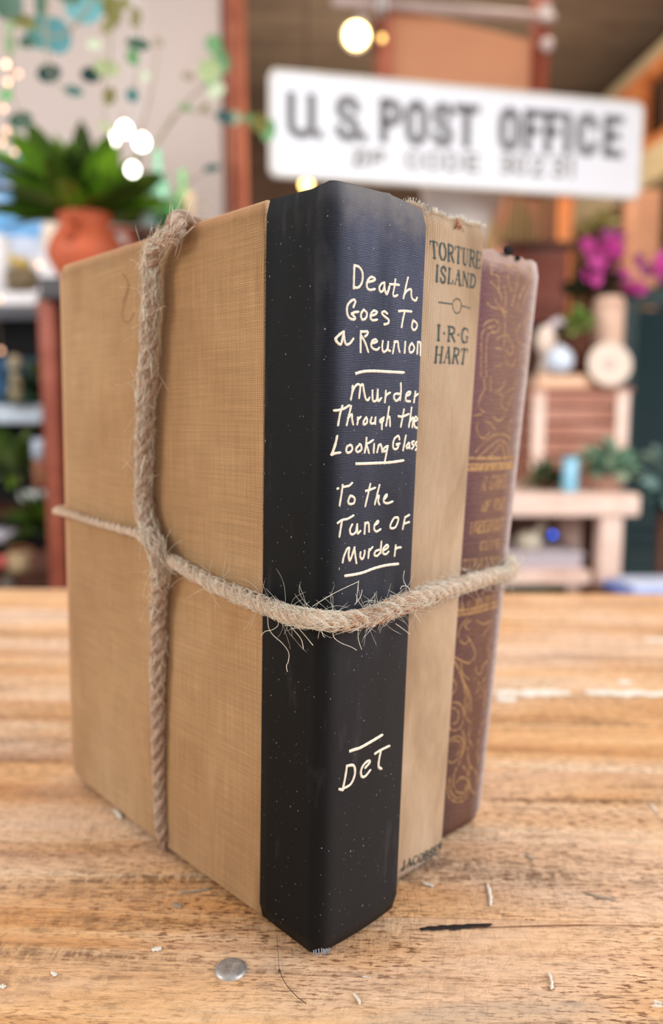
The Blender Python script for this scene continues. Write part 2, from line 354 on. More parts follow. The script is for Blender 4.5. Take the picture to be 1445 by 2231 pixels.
def spine_normal(k, a, z):
    e = 0.01
    p0, p1 = spine_pt(k, max(0, a - e), z), spine_pt(k, min(1, a + e), z)
    t = Vector((p1[0] - p0[0], p1[1] - p0[1])); t.normalize()
    return Vector((t.y, -t.x, 0))
def cloth_wrap(k, parent, mat, name, strip_front, strip_back, th=0.0007):
    """cloth over the spine, folded on to both boards"""
    b = BOOKS[k]; prof = []          # (kind, value)
    for i in range(6): prof.append(('F', strip_front * (1 - i / 6)))
    na = 40
    for i in range(na + 1):
        a = 0.5 - 0.5 * math.cos(math.pi * i / na) * (1 - 0.15 * math.sin(math.pi * i / na)); prof.append(('S', i / na if 0.15 < i / na < 0.85 else a))
    prof = [p for i, p in enumerate(prof)]
    ss = sorted(set([0, .004, .012, .025, .045, .07, .1, .13] + [i / 32 for i in range(5, 28)] + [.87, .9, .93, .955, .975, .988, .996, 1]))
    prof = [('F', strip_front * (1 - i / 6)) for i in range(6)] + [('S', a) for a in ss] + [('B', strip_back * i / 5) for i in range(1, 6)]
    nz = 44; rows, uvs, inner = [], [], []
    for j in range(nz + 1):
        tz = j / nz; row, uvr, inr = [], [], []
        for kind, q in prof:
            if kind == 'S': rise = top_rise(k, q)
            else: rise = (0.0 if k != 1 else 0.0004 + 0.0010 * q / 0.0207) if kind == 'F' else -0.0004
            z = b['z0'] + (b['z1'] + rise - b['z0']) * tz
            if kind == 'S':
                x, y = spine_pt(k, q, z); n = spine_normal(k, q, z)
                wv = (b['sR'][0] - b['sL'][0]) * 1.1; u = strip_front + b['rad'] * 0 + q * wv
            elif kind == 'F':
                x0, y0 = spine_pt(k, 0, z); x, y = x0, y0 + q; n = Vector((-1, 0, 0)); u = strip_front - q
            else:
                x0, y0 = spine_pt(k, 1, z); x, y = x0, y0 + q; n = Vector((1, 0, 0)); u = strip_front + (b['sR'][0] - b['sL'][0]) * 1.1 + q
            fr = 1.0
            d = min(z - b['z0'], b['z1'] + rise - z)           # rounded turn-in at head and tail
            rr = 0.0012; ins = rr * (1 - math.sqrt(max(0, 1 - ((rr - d) / rr) ** 2))) if d < rr else 0
            pull = 0.0
            row.append(Vector((x, y, z)) - n * (ins - 0.0004)); inr.append(Vector((x, y, z)) - n * (ins * 0.3 + th))
            uvr.append((u, z))
        rows.append(row); uvs.append(uvr); inner.append(inr)
    # extra rows near head / tail for the rounding come from dense nz; cap all rims
    m = MB(); m.quadgrid(rows, uvs=uvs); m.quadgrid([r[::-1] for r in inner], uvs=[r[::-1] for r in uvs])
    for A_, B_, U_ in ((rows[0], inner[0], uvs[0]), (rows[-1], inner[-1], uvs[-1])):
        m.quadgrid([A_, B_], uvs=[U_, U_])
    for c in (0, -1):
        m.quadgrid([[r[c] for r in rows], [r[c] for r in inner]], uvs=[[r[c] for r in uvs], [r[c] for r in uvs]])
    return m.build(name, mat, parent)
def board(k, side, parent, mat, name, start, th=0.0030, rc=0.006):
    """cover board with rounded fore-edge corners; outline in (c,z), leaned with the book"""
    b = BOOKS[k]; out = []
    z0, z1, c1 = b['z0'], b['z1'] + (0.0016 if k == 1 and side == 'F' else -0.0008), b['back']
    def arc(cx, cz, a0, a1, n=6): return [(cx + rc * math.cos(R(a0 + (a1 - a0) * i / n)), cz + rc * math.sin(R(a0 + (a1 - a0) * i / n))) for i in range(n + 1)]
    rb = rc
    out = [(start, z0), (c1 - rb, z0)] + arc(c1 - rb, z0 + rb, -90, 0)[1:] + arc(c1 - rb, z1 - rb, 0, 90) + [(start, z1)]
    def at(c, z, off):
        t = (z - z0) / (b['z1'] - z0)
        s = (b['sL'][0] + (b['sL'][1] - b['sL'][0]) * t) if side == 'F' else (b['sR'][0] + (b['sR'][1] - b['sR'][0]) * t)
        cc = c + (b['cF'][0] + (b['cF'][1] - b['cF'][0]) * t - b['cF'][0])*0.3
        bow = 0.0012 * math.sin(math.pi * min(1, max(0, (c - start) / (c1 - start))))
        return Vector((s + (off - bow if side == 'F' else -off + bow), cc, z))
    m = MB(); e = 0.0010; cx, cz = (start + c1) / 2, (z0 + z1) / 2
    def shrink(p, d):
        c, z = p; return (c - d if c > start + 0.001 else c, z - math.copysign(d, z - cz) if abs(z - cz) > (z1 - z0) / 2 - rc - 0.001 else z)
    rings = []
    for off, d in ((0.0, e), (e * 0.3, e * 0.3), (e, 0), (th - e, 0), (th - e * 0.3, e * 0.3), (th, e)):
        rings.append([at(*shrink(p, d), off) for p in out])
    uv = [(p[0], p[1]) for p in out]
    m.quadgrid(rings, closed_u=True, uvs=[uv] * len(rings))
    # faces as fine strips so the bow shows
    n = 24
    for off, d, ring in ((0.0, e, 0), (th, e, -1)):
        so = [shrink(p, d) for p in out]
        cs = sorted(set([round(p[0], 6) for p in so] + [start + (c1 - rc - start) * i / n for i in range(n)]))
        def zr(c):
            lo, hi = z0 + d, z1 - d
            q = c - (c1 - rc)
            if q > 0:
                r_ = max(1e-6, rc - d); q = min(q, r_); dz = r_ - math.sqrt(max(0, r_ * r_ - q * q)); lo += dz; hi -= dz
            return lo, hi
        rows, us = [], []
        for c in cs:
            lo, hi = zr(c); zs = [lo + (hi - lo) * i / 10 for i in range(11)]
            rows.append([at(c, z, off) for z in zs]); us.append([(c, z) for z in zs])
        m.quadgrid(rows, uvs=us)
    o = m.build(name, mat, parent); return o
def pages(k, parent, mat=None):
    b = BOOKS[k]; m = MB(); z0, z1 = b['z0'] + 0.003, b['z1'] - 0.0038
    rows = []
    for z in (z0, z1):
        t = (z - b['z0']) / (b['z1'] - b['z0'])
        L = b['sL'][0] + (b['sL'][1] - b['sL'][0]) * t + 0.0032; Rr = b['sR'][0] + (b['sR'][1] - b['sR'][0]) * t - 0.0032
        cf = b['cF'][0] + (b['cF'][1] - b['cF'][0]) * t + b['rad'] + 0.001; ce = b['back'] - 0.004
        rows.append([(L, cf, z), ((L + Rr) / 2, cf - 0.002, z), (Rr, cf, z), (Rr, ce, z), ((L + Rr) / 2, ce - 0.003, z), (L, ce, z)])
    m.quadgrid(rows, closed_u=True, smooth=False); m.face(rows[0]); m.face(rows[1])
    return m.build('page_block', PAGES, parent)
def ribbons(k, strokes, name, mat, parent, width, lift=0.00012, label=None, sm=5):
    """pen strokes laid on the spine: each stroke = list of (a, z) points, widths in metres"""
    m = MB(); b = BOOKS[k]
    for st in strokes:
        w = width; pts = st
        if isinstance(st, tuple): w, pts = st
        pp = smooth_path([(a, z, 0) for a, z in pts], sm) if len(pts) > 2 else smooth_path([(a, z, 0) for a, z in pts], 4)
        pp = [p for i, p in enumerate(pp) if i == 0 or (p - pp[i - 1]).length > 1e-6]
        rows = []; N = len(pp)
        def W(z):
            t = (z - b['z0']) / (b['z1'] - b['z0']); return (b['sR'][0] + (b['sR'][1] - b['sR'][0]) * t) - (b['sL'][0] + (b['sL'][1] - b['sL'][0]) * t)
        def put(a, z, lf):
            a = max(0.0, min(1.0, a)); x, y = spine_pt(k, a, z); n = spine_normal(k, a, z)
            q = Vector((x, y, z)) + n * (0.0004 + lf); return q
        for i, p in enumerate(pp):
            q0, q1 = pp[max(0, i - 1)], pp[min(N - 1, i + 1)]
            wz = W(p.y); d = Vector(((q1.x - q0.x) * wz, q1.y - q0.y)); d = d.normalized() if d.length > 0 else Vector((1, 0)); nn = Vector((-d.y, d.x))
            ends = [(0, 1.0)]
            if i == 0: ends = [(-0.42, 0.45), (-0.2, 0.85), (0, 1.0)]
            if i == N - 1: ends = [(0, 1.0), (0.2, 0.85), (0.42, 0.45)]
            for e, s in ends:
                hw = w / 2 * s * (1 + 0.10 * math.sin(i * 1.7 + p.x * 50)); cc = Vector((p.x * wz, p.y)) + d * (e * w)
                row = []
                for q, lf in ((-1, 0.0), (-0.6, lift * 0.8), (0, lift), (0.6, lift * 0.8), (1, 0.0)):
                    c2 = cc + nn * (hw * q); row.append(put(c2.x / wz, c2.y, lf))
                rows.append(row)
        m.quadgrid(rows)
    return m.build(name, mat, parent, label=label)

# traced lettering, as (fraction across the spine, height in metres)
HAND = {
 'death': [[(0.2224,0.19011),(0.2223,0.18737),(0.2224,0.18429)],
 [(0.224,0.18998),(0.2666,0.18983),(0.2989,0.18863),(0.3023,0.18673),(0.2857,0.18533),(0.2576,0.18461),(0.2221,0.18461)],
 [(0.3521,0.18639),(0.3915,0.18674),(0.4237,0.18722),(0.417,0.18767),(0.3827,0.18778),(0.3517,0.18673),(0.3441,0.18555),(0.3562,0.18472),(0.3828,0.18453),(0.4243,0.18488)],
 [(0.5184,0.1869),(0.4923,0.18652),(0.4703,0.18545),(0.4818,0.18448),(0.5073,0.18471),(0.5196,0.18592),(0.5203,0.18691)],
 [(0.5203,0.18691),(0.5243,0.18525),(0.541,0.18397),(0.555,0.18494),(0.5624,0.18606)],
 [(0.6379,0.18821),(0.6283,0.18607),(0.6151,0.18423),(0.6363,0.18381),(0.6675,0.18423)],
 [(0.5638,0.18665),(0.6269,0.18691),(0.6803,0.18699)],
 [(0.7813,0.18934),(0.7589,0.18661),(0.7372,0.18359)],
 [(0.7403,0.18441),(0.7784,0.18588),(0.8237,0.18637),(0.8289,0.18506),(0.8422,0.18399),(0.886,0.1836),(0.9018,0.18443)]],
 'goes': [[(0.2234,0.17956),(0.2412,0.18105),(0.2251,0.18148),(0.1906,0.18079),(0.1674,0.17958),(0.169,0.17787),(0.1908,0.17679),(0.23,0.17651),(0.2423,0.17703),(0.2074,0.17789)],
 [(0.2074,0.17789),(0.2353,0.17835),(0.271,0.17859)],
 [(0.3214,0.17929),(0.297,0.17805),(0.3094,0.17677),(0.3446,0.17718),(0.3536,0.17851),(0.3214,0.17929)],
 [(0.3907,0.17784),(0.4401,0.17848),(0.455,0.17912),(0.4197,0.1793),(0.3939,0.17834),(0.3913,0.17736),(0.415,0.17684),(0.4575,0.17712)],
 [(0.5528,0.179),(0.5264,0.17949),(0.5061,0.17888),(0.5418,0.17798),(0.5714,0.17737),(0.5676,0.1765),(0.531,0.17607)],
 [(0.6855,0.18006),(0.7518,0.18037),(0.8394,0.18048)],
 [(0.7593,0.18021),(0.742,0.17821),(0.7289,0.17589)],
 [(0.863,0.17812),(0.8519,0.17643),(0.8776,0.17559),(0.9106,0.17619),(0.9149,0.17745),(0.8628,0.17823)]],
 'reunion': [[(0.1419,0.17327),(0.1083,0.17253),(0.0784,0.17133),(0.0937,0.17031),(0.1186,0.17003),(0.133,0.17163),(0.142,0.17317)],
 [(0.142,0.17317),(0.149,0.17147),(0.1654,0.17012),(0.2003,0.17042),(0.2311,0.17165)],
 [(0.2994,0.17374),(0.3008,0.17102),(0.3036,0.16839)],
 [(0.298,0.17364),(0.3425,0.17375),(0.3665,0.17381),(0.3658,0.17312),(0.3402,0.17244)],
 [(0.3065,0.17259),(0.3456,0.17092),(0.3787,0.16859)],
 [(0.4107,0.17087),(0.4649,0.17142),(0.4483,0.17198),(0.4153,0.17147),(0.406,0.17026),(0.4318,0.16949),(0.4699,0.16936),(0.4884,0.16988)],
 [(0.5244,0.17171),(0.52,0.1701),(0.5344,0.16889),(0.5686,0.16959),(0.5783,0.17163)],
 [(0.5783,0.17163),(0.5807,0.16962),(0.6067,0.16932)],
 [(0.6549,0.17198),(0.6488,0.17038),(0.6384,0.16869)],
 [(0.6496,0.1715),(0.69,0.172),(0.7013,0.17049),(0.7168,0.16926)],
 [(0.7801,0.17211),(0.7762,0.16911)],
 [(0.8604,0.17199),(0.8321,0.17078),(0.8413,0.16945),(0.8795,0.16968),(0.8936,0.17092),(0.8604,0.17199)],
 [(0.936,0.17249),(0.9348,0.16917)],
 [(0.9344,0.17228),(0.9689,0.17226),(0.9789,0.1689)]],
 'rule': [(0.00078,[(0.2637,0.16285),(0.3389,0.16347),(0.447,0.16374),(0.5674,0.16374),(0.7764,0.16378)])],
 'murder': [[(0.2356,0.15964),(0.2336,0.15797),(0.2224,0.15609)],
 [(0.2351,0.15797),(0.2542,0.15926),(0.2828,0.16007),(0.3093,0.1596),(0.3014,0.15653)],
 [(0.3131,0.1596),(0.3336,0.16012),(0.3486,0.15824),(0.3684,0.15636),(0.3935,0.15603),(0.4045,0.15668)],
 [(0.4336,0.1586),(0.4408,0.15599),(0.4792,0.15611),(0.4894,0.15885)],
 [(0.4879,0.15875),(0.4975,0.15582),(0.5293,0.15664)],
 [(0.5767,0.15861),(0.5746,0.15718),(0.5702,0.15554)],
 [(0.5732,0.15697),(0.5951,0.1577),(0.6245,0.15813)],
 [(0.7456,0.16082),(0.7514,0.15854),(0.7435,0.1562)],
 [(0.736,0.1579),(0.6838,0.15783),(0.6703,0.15682),(0.703,0.15597),(0.7396,0.15686)],
 [(0.8134,0.15737),(0.8587,0.15778),(0.869,0.15853),(0.8308,0.15829),(0.8119,0.15712),(0.8235,0.15603),(0.8701,0.15592)],
 [(0.9333,0.15864),(0.9193,0.15565)],
 [(0.9232,0.15718),(0.9662,0.15803)]],
 'through': [[(0.0778,0.15322),(0.124,0.15342),(0.1658,0.15382),(0.2094,0.15461)],
 [(0.1455,0.15444),(0.125,0.15225),(0.1106,0.14947)],
 [(0.2269,0.15442),(0.2101,0.15225),(0.1897,0.14949)],
 [(0.1981,0.15127),(0.2355,0.15225),(0.2389,0.15106),(0.2505,0.14967)],
 [(0.2933,0.15146),(0.2963,0.15066),(0.2899,0.14966)],
 [(0.2925,0.15076),(0.3217,0.15161)],
 [(0.3771,0.15149),(0.3536,0.15045),(0.3545,0.14961),(0.3851,0.15),(0.3877,0.15105),(0.3756,0.15145)],
 [(0.4346,0.15145),(0.4228,0.15003),(0.4645,0.14998),(0.4756,0.15145)],
 [(0.4724,0.1514),(0.4746,0.14972)],
 [(0.5634,0.15144),(0.5227,0.15062),(0.5368,0.15005),(0.5595,0.15062)],
 [(0.5634,0.15144),(0.5472,0.1498),(0.5468,0.14832)],
 [(0.619,0.15433),(0.6081,0.15185),(0.5931,0.14917)],
 [(0.5984,0.15082),(0.6284,0.15164),(0.6384,0.14911)],
 [(0.7965,0.15364),(0.7805,0.151),(0.7655,0.14886)],
 [(0.7281,0.15181),(0.784,0.15168),(0.8574,0.15238)],
 [(0.8923,0.15419),(0.8809,0.15142),(0.8663,0.14876)],
 [(0.881,0.15035),(0.9208,0.15142),(0.9112,0.14867)],
 [(0.9354,0.15023),(0.9776,0.15087),(0.951,0.15159),(0.9311,0.15034),(0.9443,0.14888),(0.9797,0.14843)]],
 'looking': [[(0.1052,0.14674),(0.0935,0.14478),(0.0696,0.14189)],
 [(0.0696,0.14189),(0.0922,0.14226),(0.1368,0.14241)],
 [(0.2018,0.1441),(0.1912,0.14311),(0.2013,0.14235),(0.2304,0.14244),(0.2495,0.14326),(0.236,0.14427),(0.2106,0.14409)],
 [(0.322,0.1444),(0.2854,0.14322),(0.3013,0.14236),(0.3389,0.14297),(0.3337,0.14418),(0.3143,0.1444)],
 [(0.3874,0.14606),(0.3841,0.14414),(0.3724,0.14212)],
 [(0.4566,0.1454),(0.415,0.14472),(0.3838,0.14444)],
 [(0.3878,0.14434),(0.4024,0.14331),(0.4167,0.14203)],
 [(0.4693,0.14437),(0.4667,0.14202)],
 [(0.5192,0.14402),(0.5036,0.14208)],
 [(0.5156,0.14361),(0.5424,0.1442),(0.5597,0.14216)],
 [(0.6178,0.14368),(0.5739,0.14297),(0.5836,0.14219),(0.6158,0.14268)],
 [(0.6213,0.14367),(0.6072,0.14144),(0.5921,0.13937)],
 [(0.7557,0.14538),(0.742,0.14634),(0.6974,0.14564),(0.6816,0.14429),(0.6882,0.14298),(0.7251,0.14273),(0.7467,0.14359),(0.7184,0.144)],
 [(0.7184,0.144),(0.7596,0.14422)],
 [(0.8337,0.14639),(0.8185,0.14416),(0.8057,0.14226)],
 [(0.8769,0.14432),(0.847,0.14349),(0.8581,0.1428),(0.8847,0.14335),(0.8799,0.14432)],
 [(0.8801,0.14421),(0.8899,0.14276)],
 [(0.9396,0.1447),(0.9121,0.14425),(0.9423,0.14339),(0.9186,0.14251)],
 [(1,0.1446),(0.9586,0.14399),(1,0.14284),(0.9656,0.14213)]],
 'rule2': [(0.00078,[(0.2894,0.13929),(0.3978,0.1392),(0.52,0.13916),(0.6495,0.13912),(0.8157,0.13942)])],
 'tothe': [[(0.1149,0.13297),(0.1254,0.13309)],
 [(0.1624,0.13332),(0.2059,0.13347),(0.2315,0.13362),(0.2555,0.13424)],
 [(0.1655,0.13391),(0.1568,0.13152),(0.1414,0.12855)],
 [(0.2416,0.13093),(0.2228,0.12955),(0.2363,0.12871),(0.279,0.12884),(0.2837,0.13022),(0.2416,0.13093)],
 [(0.4424,0.1336),(0.4236,0.13112),(0.3956,0.12767)],
 [(0.3947,0.1318),(0.4387,0.13201),(0.4957,0.13245)],
 [(0.5428,0.13309),(0.5193,0.13047),(0.4975,0.12792)],
 [(0.5122,0.12945),(0.5408,0.13021),(0.5343,0.12876),(0.5485,0.12778)],
 [(0.6073,0.12909),(0.6302,0.12977),(0.6276,0.13031),(0.6005,0.12953),(0.5997,0.12833),(0.6403,0.1278),(0.7015,0.12814)]],
 'tune': [[(0.1259,0.12391),(0.1701,0.12463),(0.2214,0.12478),(0.2771,0.1255)],
 [(0.1686,0.12459),(0.1574,0.12244),(0.147,0.12028)],
 [(0.2682,0.12311),(0.2468,0.12174),(0.2632,0.12045),(0.3049,0.12093),(0.3181,0.12305)],
 [(0.3181,0.12305),(0.3247,0.12055),(0.3532,0.12107)],
 [(0.4009,0.1232),(0.3964,0.12019)],
 [(0.3999,0.12268),(0.4351,0.12309),(0.4447,0.12061)],
 [(0.5012,0.12203),(0.5427,0.12273),(0.5377,0.12324),(0.505,0.12233),(0.5007,0.12108),(0.5289,0.12031),(0.5714,0.12079)],
 [(0.7296,0.1235),(0.6905,0.12191),(0.6896,0.12073),(0.7439,0.12064),(0.7748,0.12205),(0.7793,0.12329),(0.7296,0.1235)],
 [(0.8677,0.12325),(0.8422,0.11984)],
 [(0.8641,0.12305),(0.9209,0.12362)],
 [(0.8594,0.12131),(0.925,0.12156)]],
 'murder2': [[(0.1839,0.11321),(0.1937,0.11471),(0.2217,0.11665)],
 [(0.2217,0.11665),(0.2456,0.11687),(0.2397,0.11514),(0.2512,0.1134),(0.2709,0.11439),(0.2976,0.11682)],
 [(0.2961,0.11678),(0.3077,0.11466),(0.3217,0.11247)],
 [(0.3621,0.11527),(0.3595,0.11403),(0.3845,0.11325),(0.4046,0.11468),(0.4036,0.11556)],
 [(0.4525,0.11574),(0.4456,0.11334)],
 [(0.4453,0.11493),(0.4879,0.11613)],
 [(0.5869,0.11733),(0.581,0.11414)],
 [(0.5639,0.11507),(0.5236,0.11481),(0.5121,0.11384),(0.547,0.11348),(0.5807,0.11436)],
 [(0.6086,0.11462),(0.6671,0.11528),(0.6568,0.11608),(0.6147,0.11533),(0.6095,0.11402),(0.6445,0.11348),(0.6755,0.11405)],
 [(0.7622,0.11553),(0.7511,0.11256)],
 [(0.755,0.11414),(0.783,0.11467),(0.8271,0.11463)]],
 'rule3': [(0.0008,[(0.2097,0.10944),(0.3133,0.10938),(0.401,0.10953),(0.5172,0.11011),(0.6585,0.1103),(0.8011,0.10998)])],
 'det': [(0.00094,[(0.31,0.05953),(0.3681,0.05949),(0.4276,0.0594),(0.5416,0.05989),(0.6807,0.06051)]),
 [(0.2831,0.05565),(0.2684,0.05248),(0.2436,0.04897)],
 [(0.2436,0.04897),(0.2056,0.0496)],
 [(0.2433,0.0493),(0.3287,0.04971),(0.372,0.05227),(0.3565,0.05484),(0.2856,0.05551)],
 [(0.4884,0.05277),(0.5409,0.05383),(0.5219,0.05449),(0.4692,0.05392),(0.4405,0.05243),(0.4513,0.05069),(0.4917,0.05024),(0.5488,0.05142)],
 [(0.598,0.05576),(0.678,0.05612),(0.7819,0.05615)],
 [(0.6779,0.05619),(0.6574,0.05393),(0.6516,0.05147),(0.6872,0.05033)]],
}
WORDS2 = [('TORTURE', [(0.2571,0.20386),(0.9513,0.20395),(0.9438,0.19886),(0.2796,0.19898)], 0.00092),
 ('ISLAND', [(0.3358,0.19707),(0.8851,0.19653),(0.8793,0.19249),(0.3371,0.1923)], 0.00092),
 ('I.R.G', [(0.3852,0.1795),(0.8293,0.17948),(0.8289,0.17509),(0.3898,0.17485)], 0.00092),
 ('HART', [(0.3848,0.17291),(0.8322,0.17317),(0.8111,0.16836),(0.3782,0.16809)], 0.00092),
 ('JACOBSEN', [(0.3119,0.0081),(1,0.00601),(1,0.00275),(0.315,0.00543)], 0.00062)]
MOTIF2 = [[(0.3978,0.18625),(0.4835,0.18632),(0.5695,0.18634)],
 [(0.6935,0.18621),(0.7623,0.18617),(0.8228,0.18598)],
 [(0.6281,0.18831),(0.5799,0.1872),(0.5778,0.18559),(0.6073,0.18409),(0.6406,0.18377),(0.6783,0.18448),(0.6937,0.18616),(0.6758,0.1877),(0.6281,0.18831)]]
ORN3 = [[(0.216,0.20216),(0.2373,0.19958),(0.331,0.19905),(0.3558,0.19403)],
 [(0.3989,0.20272),(0.536,0.20373),(0.613,0.20297),(0.6124,0.19968),(0.6027,0.19504),(0.5646,0.18996)],
 [(0.2328,0.19703),(0.318,0.19516),(0.3944,0.1929),(0.4052,0.19004)],
 [(0.2043,0.18996),(0.2742,0.18862),(0.4125,0.18812),(0.4777,0.18607)],
 [(0.7899,0.20521),(0.8208,0.20235),(0.759,0.19837),(0.6811,0.19471),(0.6592,0.18932)],
 [(0.8784,0.20095),(0.7657,0.19372),(0.6994,0.18746)],
 [(0.4235,0.19624),(0.4662,0.19253),(0.4558,0.18795),(0.4908,0.18284),(0.5029,0.17632)],
 [(0.1785,0.18196),(0.2379,0.18372),(0.3432,0.18435),(0.4055,0.1826),(0.3849,0.1806),(0.304,0.18006)],
 [(0.1831,0.17243),(0.1693,0.17877),(0.2073,0.18109),(0.3366,0.1824)],
 [(0.1831,0.17243),(0.2001,0.16519)],
 [(0.281,0.16529),(0.249,0.17255),(0.2539,0.17897),(0.3288,0.18077)],
 [(0.9131,0.18821),(0.8074,0.18548),(0.8414,0.1822),(0.9332,0.18145)],
 [(0.5394,0.17476),(0.6075,0.17324),(0.6624,0.17502),(0.6206,0.17726)],
 [(0.5535,0.17148),(0.5913,0.16989),(0.673,0.16936),(0.7102,0.17177)],
 [(0.3776,0.17507),(0.4637,0.17509)],
 [(0.3868,0.16891),(0.4869,0.16939)],
 [(0.3038,0.19159),(0.3654,0.18957),(0.5012,0.18745)],
 [(0.77,0.19943),(0.7198,0.19653),(0.6733,0.19302)],
 [(0.4639,0.2003),(0.4906,0.19718),(0.5427,0.19512)],
 [(0.7311,0.18423),(0.6802,0.1814),(0.728,0.17819),(0.8341,0.1771)],
 [(0.8584,0.1758),(0.7876,0.17293),(0.8238,0.16927)],
 [(0.9529,0.17877),(0.922,0.17389),(0.9151,0.16874)],
 [(0.3807,0.17799),(0.4463,0.17946),(0.5484,0.17972),(0.587,0.17784)],
 [(0.2397,0.16525),(0.2688,0.1611),(0.2195,0.15828),(0.202,0.15479),(0.2974,0.15305)],
 [(0.3436,0.16538),(0.3633,0.16012)],
 [(0.4928,0.1595),(0.5537,0.15883),(0.5395,0.15631),(0.5829,0.15416)],
 [(0.7148,0.15966),(0.6772,0.15636),(0.6206,0.15344)],
 [(0.1531,0.152),(0.2546,0.15235)],
 [(0.2184,0.1499),(0.1959,0.14781),(0.2503,0.14497),(0.3298,0.14422),(0.4009,0.14631)],
 [(0.2094,0.13938),(0.3351,0.1428),(0.487,0.14519),(0.6601,0.14508),(0.7804,0.14316)],
 [(0.2748,0.13807),(0.4372,0.14128),(0.5802,0.14332),(0.7166,0.14101),(0.7658,0.1369)],
 [(0.4204,0.13736),(0.5117,0.13941),(0.6044,0.14185),(0.6722,0.13886),(0.6998,0.13699)],
 [(0.5719,0.16422),(0.518,0.16131),(0.4258,0.16017)],
 [(0.7615,0.16481),(0.722,0.16185),(0.6392,0.16069)],
 [(0.4264,0.152),(0.499,0.1502),(0.582,0.15055),(0.6083,0.15236)],
 [(0.3089,0.14988),(0.4056,0.14915),(0.4795,0.14698)],
 [(0.7423,0.15053),(0.6983,0.14835),(0.7277,0.14614)],
 (0.001,[(0.127,0.13748),(0.4882,0.13702),(0.8938,0.1368)]),
 (0.001,[(0.1265,0.13534),(0.4972,0.13491),(0.875,0.13481)]),
 (0.0016,[(0.1241,0.13381),(0.4692,0.13355),(0.8629,0.13342)]),
 (0.001,[(0.0883,0.08494),(0.3933,0.08414),(0.8224,0.08422)]),
 (0.001,[(0.092,0.08346),(0.3992,0.08274),(0.819,0.08256)]),
 [(0.2977,0.08126),(0.2022,0.07907),(0.1737,0.07563),(0.2687,0.07235),(0.3738,0.07308)],
 [(0.3551,0.08026),(0.2646,0.07895),(0.3364,0.07686),(0.3646,0.07793)],
 [(0.4579,0.07944),(0.6075,0.07742),(0.7424,0.07777),(0.716,0.07559),(0.6256,0.07383),(0.5874,0.07175)],
 [(0.3233,0.07475),(0.4277,0.07091),(0.4921,0.06681),(0.3866,0.06475),(0.2483,0.06657),(0.117,0.06875)],
 [(0.2519,0.06564),(0.2885,0.06174),(0.4133,0.05858)],
 [(0.1214,0.06737),(0.2443,0.06204),(0.3612,0.05481),(0.3941,0.04717),(0.4857,0.04272)],
 [(0.1662,0.06619),(0.3224,0.05876),(0.4654,0.05219),(0.5052,0.0463)],
 [(0.1436,0.06678),(0.2829,0.06041),(0.4126,0.05351),(0.4428,0.04679)],
 [(0.5346,0.06282),(0.5486,0.05994),(0.6516,0.0592),(0.6625,0.06193),(0.761,0.06287)],
 [(0.1122,0.05246),(0.2883,0.05074),(0.3743,0.04639),(0.347,0.04197),(0.1913,0.04182),(0.1178,0.04467)],
 [(0.1603,0.0503),(0.2778,0.04782),(0.2691,0.04444),(0.1825,0.04418)],
 [(0.1024,0.03789),(0.202,0.03897),(0.3395,0.03832),(0.4257,0.03481),(0.3707,0.03108),(0.2604,0.0297),(0.1437,0.03115)],
 [(0.1344,0.03675),(0.2283,0.03784),(0.3356,0.0365),(0.3703,0.03388),(0.298,0.0317)],
 [(0.3773,0.04034),(0.4486,0.03508),(0.3793,0.02914),(0.3,0.02563),(0.296,0.021),(0.4093,0.01714),(0.5653,0.0166),(0.5721,0.02033),(0.4336,0.02256),(0.3411,0.02153)],
 [(0.1701,0.02398),(0.2156,0.01799),(0.3736,0.01419),(0.5558,0.01337),(0.6163,0.01706),(0.5566,0.02331),(0.4387,0.02674)],
 [(0.2128,0.02454),(0.2576,0.01901),(0.3797,0.01554),(0.5204,0.01514),(0.5412,0.01873)],
 [(0.5046,0.03367),(0.5634,0.02703),(0.6605,0.02376)],
 [(0.596,0.02578),(0.5947,0.02106),(0.68,0.01548),(0.8119,0.01272)],
 [(0.5322,0.04328),(0.5139,0.03687),(0.6142,0.03224)],
 [(0.7379,0.05763),(0.6778,0.05432),(0.6773,0.04962)],
 [(0.9001,0.04018),(0.7619,0.03947),(0.7274,0.03597)],
 [(0.6894,0.02349),(0.8011,0.01907),(0.8114,0.01513)],
 [(0.7325,0.0539),(0.7753,0.04884),(0.7614,0.04422)],
 [(0.7332,0.03497),(0.7043,0.03048),(0.7938,0.02489)],
 [(0.0884,0.06121),(0.1681,0.05982),(0.1998,0.05687),(0.1241,0.05466)],
 [(0.786,0.07234),(0.7321,0.068),(0.8097,0.0637)],
 [(0.508,0.05837),(0.6194,0.05569),(0.5871,0.0522)]]
WORDS3 = [('A GIRL', [(0.3664,0.13046),(0.7868,0.13114),(0.7835,0.12632),(0.3276,0.12589)], 0.0006),
 ('OF THE', [(0.3995,0.12213),(0.7851,0.12242),(0.7776,0.11834),(0.3726,0.11849)], 0.0006),
 ('LIMBERLOST', [(0.2319,0.11524),(0.7952,0.11512),(0.7785,0.11089),(0.212,0.11109)], 0.00055),
 ('GENE', [(0.4074,0.10781),(0.7671,0.1075),(0.764,0.10441),(0.4022,0.10492)], 0.00055),
 ('STRATTON', [(0.1511,0.10248),(0.8546,0.10102),(0.8557,0.09725),(0.1469,0.0991)], 0.0006),
 ('A.L.BURT', [(0.1336,0.08729),(0.7799,0.08713),(0.7802,0.08479),(0.1405,0.08524)], 0.0005)]
